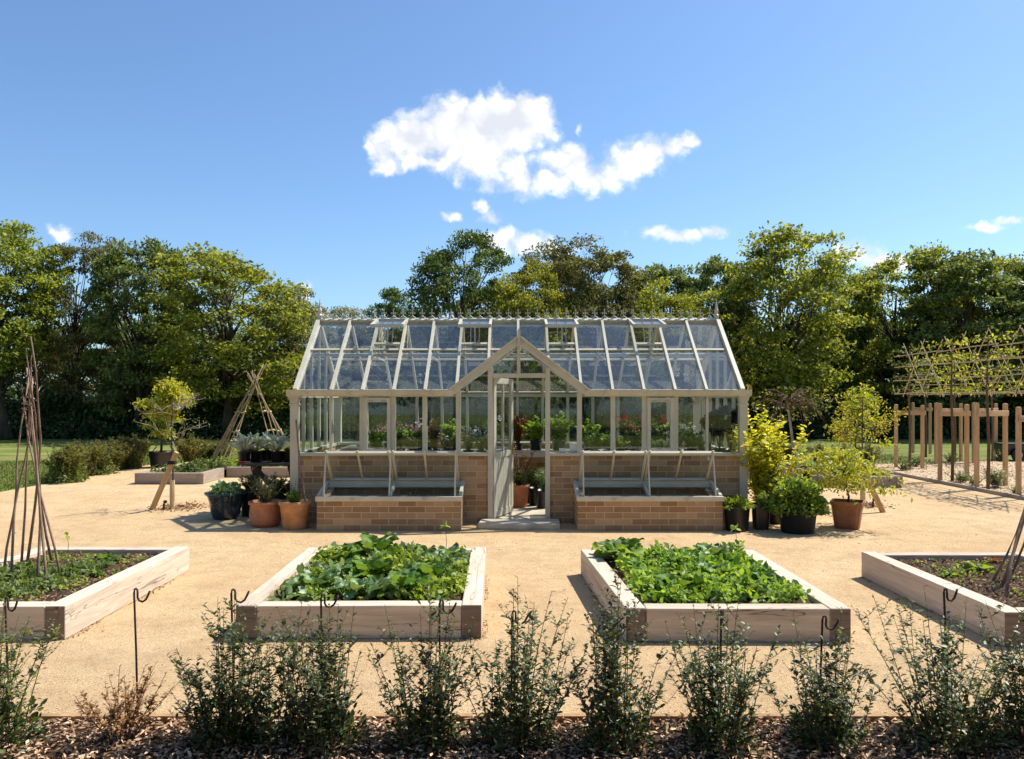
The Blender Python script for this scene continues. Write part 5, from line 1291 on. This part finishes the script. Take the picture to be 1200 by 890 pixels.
IN = [  # px, D, height, kind, label
    (442, 10.6, .34, 'ger_pink', 'pink geranium seen through the left opening window'), (468, 10.62, .38, 'ger_pink', 'pink geranium right of the left opening window'), (483, 10.42, .26, 'straw', 'straw-coloured grassy plant behind the left front glass'),
    (492, 10.65, .36, 'ger_pink', 'lime-leaved pink geranium left of the tall bronze plant'), (510, 10.5, .50, 'bronze', 'tall bronze-stemmed plant behind the left front glass'), (524, 10.5, .24, 'purple', 'dark purple plant beside the tall bronze one'), (531, 10.7, .34, 'lime', 'lime-leaved plant left of the porch post'),
    (549, 10.4, .34, 'silver', 'silver bushy plant left of the door, white flowered'), (564, 10.45, .31, 'silver', 'silver bushy plant nearest the door post'),
    (655, 12.0, .50, 'lime', 'tall light green shrub in the porch glass right of the door'), (628, 12.05, .44, 'lime', 'light green shrub seen through the doorway'), (607, 12.1, .55, 'bronze2', 'reddish-leaved shrub seen through the doorway'),
    (697, 10.5, .32, 'lime', 'lime-leaved plant right of the porch post'), (712, 10.6, .30, 'lime', 'second lime-leaved plant right of the porch'), (727, 10.5, .24, 'lime', 'small lime plant left of the right opening window'), (745, 10.7, .34, 'ger_red', 'red-flowered plant left of the right opening window'),
    (766, 10.75, .44, 'ger_red', 'tall red geranium seen through the right opening window'), (762, 10.42, .22, 'mint', 'low grey-green herb in the right opening window, left'), (776, 10.42, .22, 'mint', 'low grey-green herb in the right opening window, right'),
    (793, 10.5, .34, 'white', 'white-flowered plant right of the right opening window'), (808, 10.55, .36, 'white', 'white-flowered plant in the middle of the last wide bay'), (819, 10.45, .26, 'mint', 'low herb left of the black-leaved plants'),
    (832, 10.5, .50, 'aeon', 'black-leaved rosette plant, left of the three at the right end'), (843, 10.6, .56, 'aeon', 'black-leaved rosette plant, middle of the three at the right end'), (856, 10.5, .52, 'aeon', 'black-leaved rosette plant, rightmost in the greenhouse'),
    (455, 12.1, .35, 'ger_pink', 'pink geranium on the rear bench, far left one'), (530, 12.1, .40, 'lime', 'lime plant on the rear bench behind the porch post'), (575, 12.1, .42, 'white', 'white-flowered plant on the rear bench by the door'), (690, 12.1, .4, 'lime', 'lime plant on the rear bench right of the door'),
    (735, 12.1, .42, 'ger_red', 'red-flowered plant on the rear bench, right half'), (790, 12.1, .44, 'lime', 'lime plant on the rear bench near the right end'), (500, 12.1, .4, 'silver', 'silver plant on the rear bench, left half')]
KP = {'ger_pink': ('leaf_lime', 'petal_pink', .05, .04), 'ger_red': ('leaf_green', 'petal_red', .05, .04), 'straw': ('leaf_straw', None, .05, .012), 'bronze': ('leaf_bronze', None, .06, .02), 'bronze2': ('leaf_bronze', None, .06, .03), 'purple': ('leaf_purple', 'petal_white', .05, .03),
      'lime': ('leaf_lime', None, .06, .04), 'silver': ('leaf_grey', 'petal_white', .035, .014), 'mint': ('leaf_blue', None, .03, .02), 'white': ('leaf_green', 'petal_white', .045, .025), 'aeon': ('leaf_purple', None, .07, .025)}
KPROTO = {}
for i, (px, D, h, kd, lab) in enumerate(IN):
    h *= 1.15; lm, fm, ll, lw = KP[kd]; loc = (XD(px, D), D, .826)
    if kd in KPROTO:
        src, h0 = KPROTO[kd]; copy_tree(src, loc, i * 1.1, lab, h / h0); continue
    o = thing('potted_plant', lab, 'potted plant', loc, 'potted plants in the greenhouse'); KPROTO[kd] = (o, h)
    pot(o, 'nursery', .075, .11, 'black_plastic')
    if kd == 'aeon':
        mb = MB(); P = []; D_ = []; rd = random.Random(3)
        for q in range(6):
            th = q * 1.05; e = Vector((math.cos(th) * .07, math.sin(th) * .07, h * (.6 + .08 * q))); mb.tube([(0, 0, .1), (e.x * .7, e.y * .7, e.z * .6), tuple(e)], .007, 5)
            for t in range(60):
                a = t * 2.4; el = rd.uniform(-.9, 1.1); P.append(tuple(e)); D_.append((math.cos(a) * math.cos(el), math.sin(a) * math.cos(el), math.sin(el)))
        build('stem', mb, 'stem_brown', o, rel=True); n = len(P); leaf_mesh('foliage', P, D_, rdir(np.random.default_rng(1), n, 1), .085, .03, T_FOLD, lm, o)
    else:
        bush(o, 200 + i, lm, n_stems=22 if kd != 'straw' else 50, h=h - .08, spread=.16 if kd not in ('bronze',) else .05, per=26 if kd != 'mint' else 34, leaf=ll, wid=lw, side=2, off=(0, 0, .1), start=.08, stemm='stem_green')
        if fm: flowers(o, i, 9, .13, .13, h - .02, .03, fm)
# large pots on the greenhouse floor
o = thing('plant_pot', 'large red-brown terracotta pot standing just inside the open door', 'potted plant', (XD(608, 11.3), 11.3, .045)); pot(o, 'round', .16, .33, 'terracotta')
bush(o, 301, 'leaf_green', n_stems=20, h=.30, spread=.16, per=14, leaf=.11, wid=.02, off=(0, 0, .28), stemm='stem_green', tmpl=T_BLADE); bush(o, 302, 'leaf_bronze', n_stems=6, h=.85, spread=.26, per=16, leaf=.06, wid=.03, start=.55, off=(0, 0, .28), r=.007, side=2)
for i, (px, D, lab) in enumerate([(628, 11.5, 'black pot with spiky leaves seen through the doorway, nearer one'), (637, 11.2, 'black pot at the right side of the doorway'), (622, 11.75, 'black pot deep under the rear bench')]):
    o = thing('plant_pot', lab, 'potted plant', (XD(px, D), D, .045)); pot(o, 'nursery', .12, .26, 'black_plastic')
    bush(o, 310 + i, ['leaf_green', 'leaf_blue', 'leaf_dark'][i], n_stems=16, h=.42, spread=.2, per=14, leaf=.10, wid=.02, off=(0, 0, .22), stemm='stem_green', tmpl=T_BLADE)
# small things on the sills / benches
o = build('tealight_box', MB().box(.62, .70, 10.105, 10.17, .921, .975), 'white'); tag(o, 'small low white box on the sill right of the door', 'box')
o = build('seed_packet_box', MB().box(.755, .87, 10.12, 10.18, .921, 1.04), 'white', bevel=.003); tag(o, 'upright white box on the sill beside the right porch post', 'box')
rd = random.Random(8)
for i, (px, lab) in enumerate([(362, 'small terracotta pot lying behind the left end glass'), (378, 'small terracotta pot leaning on its neighbour at the left end'), (388, 'small upright terracotta pot at the left end of the bench'), (398, 'small terracotta pot nearest the driftwood')]):
    D = 10.42; o = thing('clay_pot', lab, 'pot', (XD(px, D), D, .83 + (.05 if i < 2 else 0)), 'empty clay pots on the bench'); pot(o, 'round', .045, .09, 'terracotta_pale', soil=False); o.rotation_euler = ((1.3, .2, .4), (.5, -.4, 0), (0, 0, 0), (0, .1, 0))[i]
o = thing('driftwood', 'curved grey driftwood log on the left bench of the greenhouse', 'log', (XD(412, 10.5), 10.5, .83))
build('log', MB().tube([(-.22, 0, .0), (-.12, .02, .09), (0, 0, .125), (.12, 0, .12), (.25, .03, .10)], [.03, .042, .045, .042, .03], 9), 'bark_pale', o, smooth=True, rel=True)
# plants in the cold frames
for i, (x, y, lab) in enumerate([(-1.32, 9.85, 'green seedling tray plant inside the left cold frame'), (-1.12, 9.9, 'second green plant inside the left cold frame')]):
    o = thing('small_plant', lab, 'plant', (x, y, .25), 'plants in the left cold frame'); bush(o, 320 + i, 'leaf_green', n_stems=14, h=.2, spread=.14, per=16, leaf=.045, wid=.025, stemm='stem_green')

# ------------------------------------------------------------------ front shrubs and hook stakes
SH = [(-8, 872, .60, .34, 28, 'leaf_privet_young', 'bushiest evergreen shrub, cut by the left edge of the picture'),
      (262, 872, .64, .24, 26, 'leaf_privet', 'dark evergreen shrub, first to the right of the dead brown one'),
      (318, 868, .58, .20, 14, 'leaf_privet', 'narrow dark shrub between the first two hook stakes after the dead one'),
      (385, 874, .66, .26, 28, 'leaf_privet', 'dense dark shrub before the front left of the left leafy bed'),
      (500, 872, .60, .22, 22, 'leaf_privet', 'dark shrub before the right corner of the left leafy bed'),
      (600, 872, .70, .25, 26, 'leaf_privet', 'tallest dark shrub, centred before the path between the leafy beds'),
      (722, 874, .66, .25, 28, 'leaf_privet', 'dark shrub before the left corner of the right leafy bed'),
      (843, 874, .66, .26, 27, 'leaf_privet', 'dark shrub before the middle of the right leafy bed'),
      (965, 872, .58, .24, 22, 'leaf_privet', 'open shrub before the right corner of the right leafy bed'),
      (1112, 874, .64, .30, 30, 'leaf_privet', 'wide dark shrub before the right-edge bed'),
      (1215, 872, .66, .26, 24, 'leaf_privet', 'dark shrub cut by the right edge of the picture')]
for i, (px, py, h, sp, ns, mt, lab) in enumerate(SH):
    b = G(px, py); o = thing('evergreen_shrub', lab, 'shrub', b, 'young shrubs planted in the mulch border')
    bush(o, 400 + i, mt, n_stems=ns - 1, h=h * [1.30, 1.20, 1.3, 1.16, 1.36, 1.27, 1.32][i % 7], spread=sp * [.85, .7, 1.05, .8, 1.15][i % 5], per=32, leaf=.036, wid=.0175, side=5, start=.08, r=.003, r0=[.15, .12, .17][i % 3], hvar=.55, curve=.0)
    leaf_mesh('lower_foliage', *mound(500 + i, sp * .66, sp * .5, h * .32, 650 if ns > 20 else 350, .034, .017, fill=.2), T_FOLD, 'leaf_privet', o)
    P = []
b = G(142, 868); o = thing('dead_shrub', 'dead brown shrub with withered leaves in the mulch border', 'shrub', b)
bush(o, 450, 'leaf_dead', n_stems=20, h=.38, spread=.26, per=13, leaf=.032, wid=.017, side=5, start=.3, r=.0028, r0=.05, hvar=.4)
HK = [(6, 700, 'rusty hook stake beside the bushy shrub at the left edge'), (157, 690, 'rusty hook stake behind the dead brown shrub'), (271, 691, 'rusty hook stake in the first dark shrub'), (376, 697, 'rusty hook stake before the left leafy bed, left one'),
      (515, 703, 'rusty hook stake before the left leafy bed, right one'), (600, 716, 'rusty hook stake in the tallest shrub, at the central path'), (716, 735, 'rusty hook stake before the left corner of the right leafy bed'), (845, 716, 'rusty hook stake before the middle of the right leafy bed'), (964, 722, 'rusty hook stake before the right corner of the right leafy bed'), (1106, 690, 'rusty hook stake in the wide shrub at the right')]
hook = None
for i, (px, py, lab) in enumerate(HK):
    D = 3.86 if i == 1 else 3.78; x = XD(px, D); h = ZD(py, D)
    if hook is None:
        mb = MB().tube([(.0, 0, -.69), (.002, 0, -.3), (0, 0, -.02), (.003, 0, -.004), (.010, 0, .0), (.017, 0, -.005), (.019, 0, -.02), (.018, 0, -.045), (.026, 0, -.06), (.044, 0, -.066), (.062, 0, -.055), (.074, 0, -.034), (.084, 0, -.012)], .0052, 7)
        o = build('hook_stake', mb, 'iron', smooth=True, rel=True); tag(o, lab, 'stake', 'rusty hook stakes in the mulch border'); hook = o
    else:
        o = hook.copy(); COL.objects.link(o); o['label'] = lab
    o.location = (x, D, h); o.rotation_euler = (0, R((i * 37 % 9) - 4) * .6, R((i * 53 % 40) - 20 + (75 if i in (6, 7) else 0)))
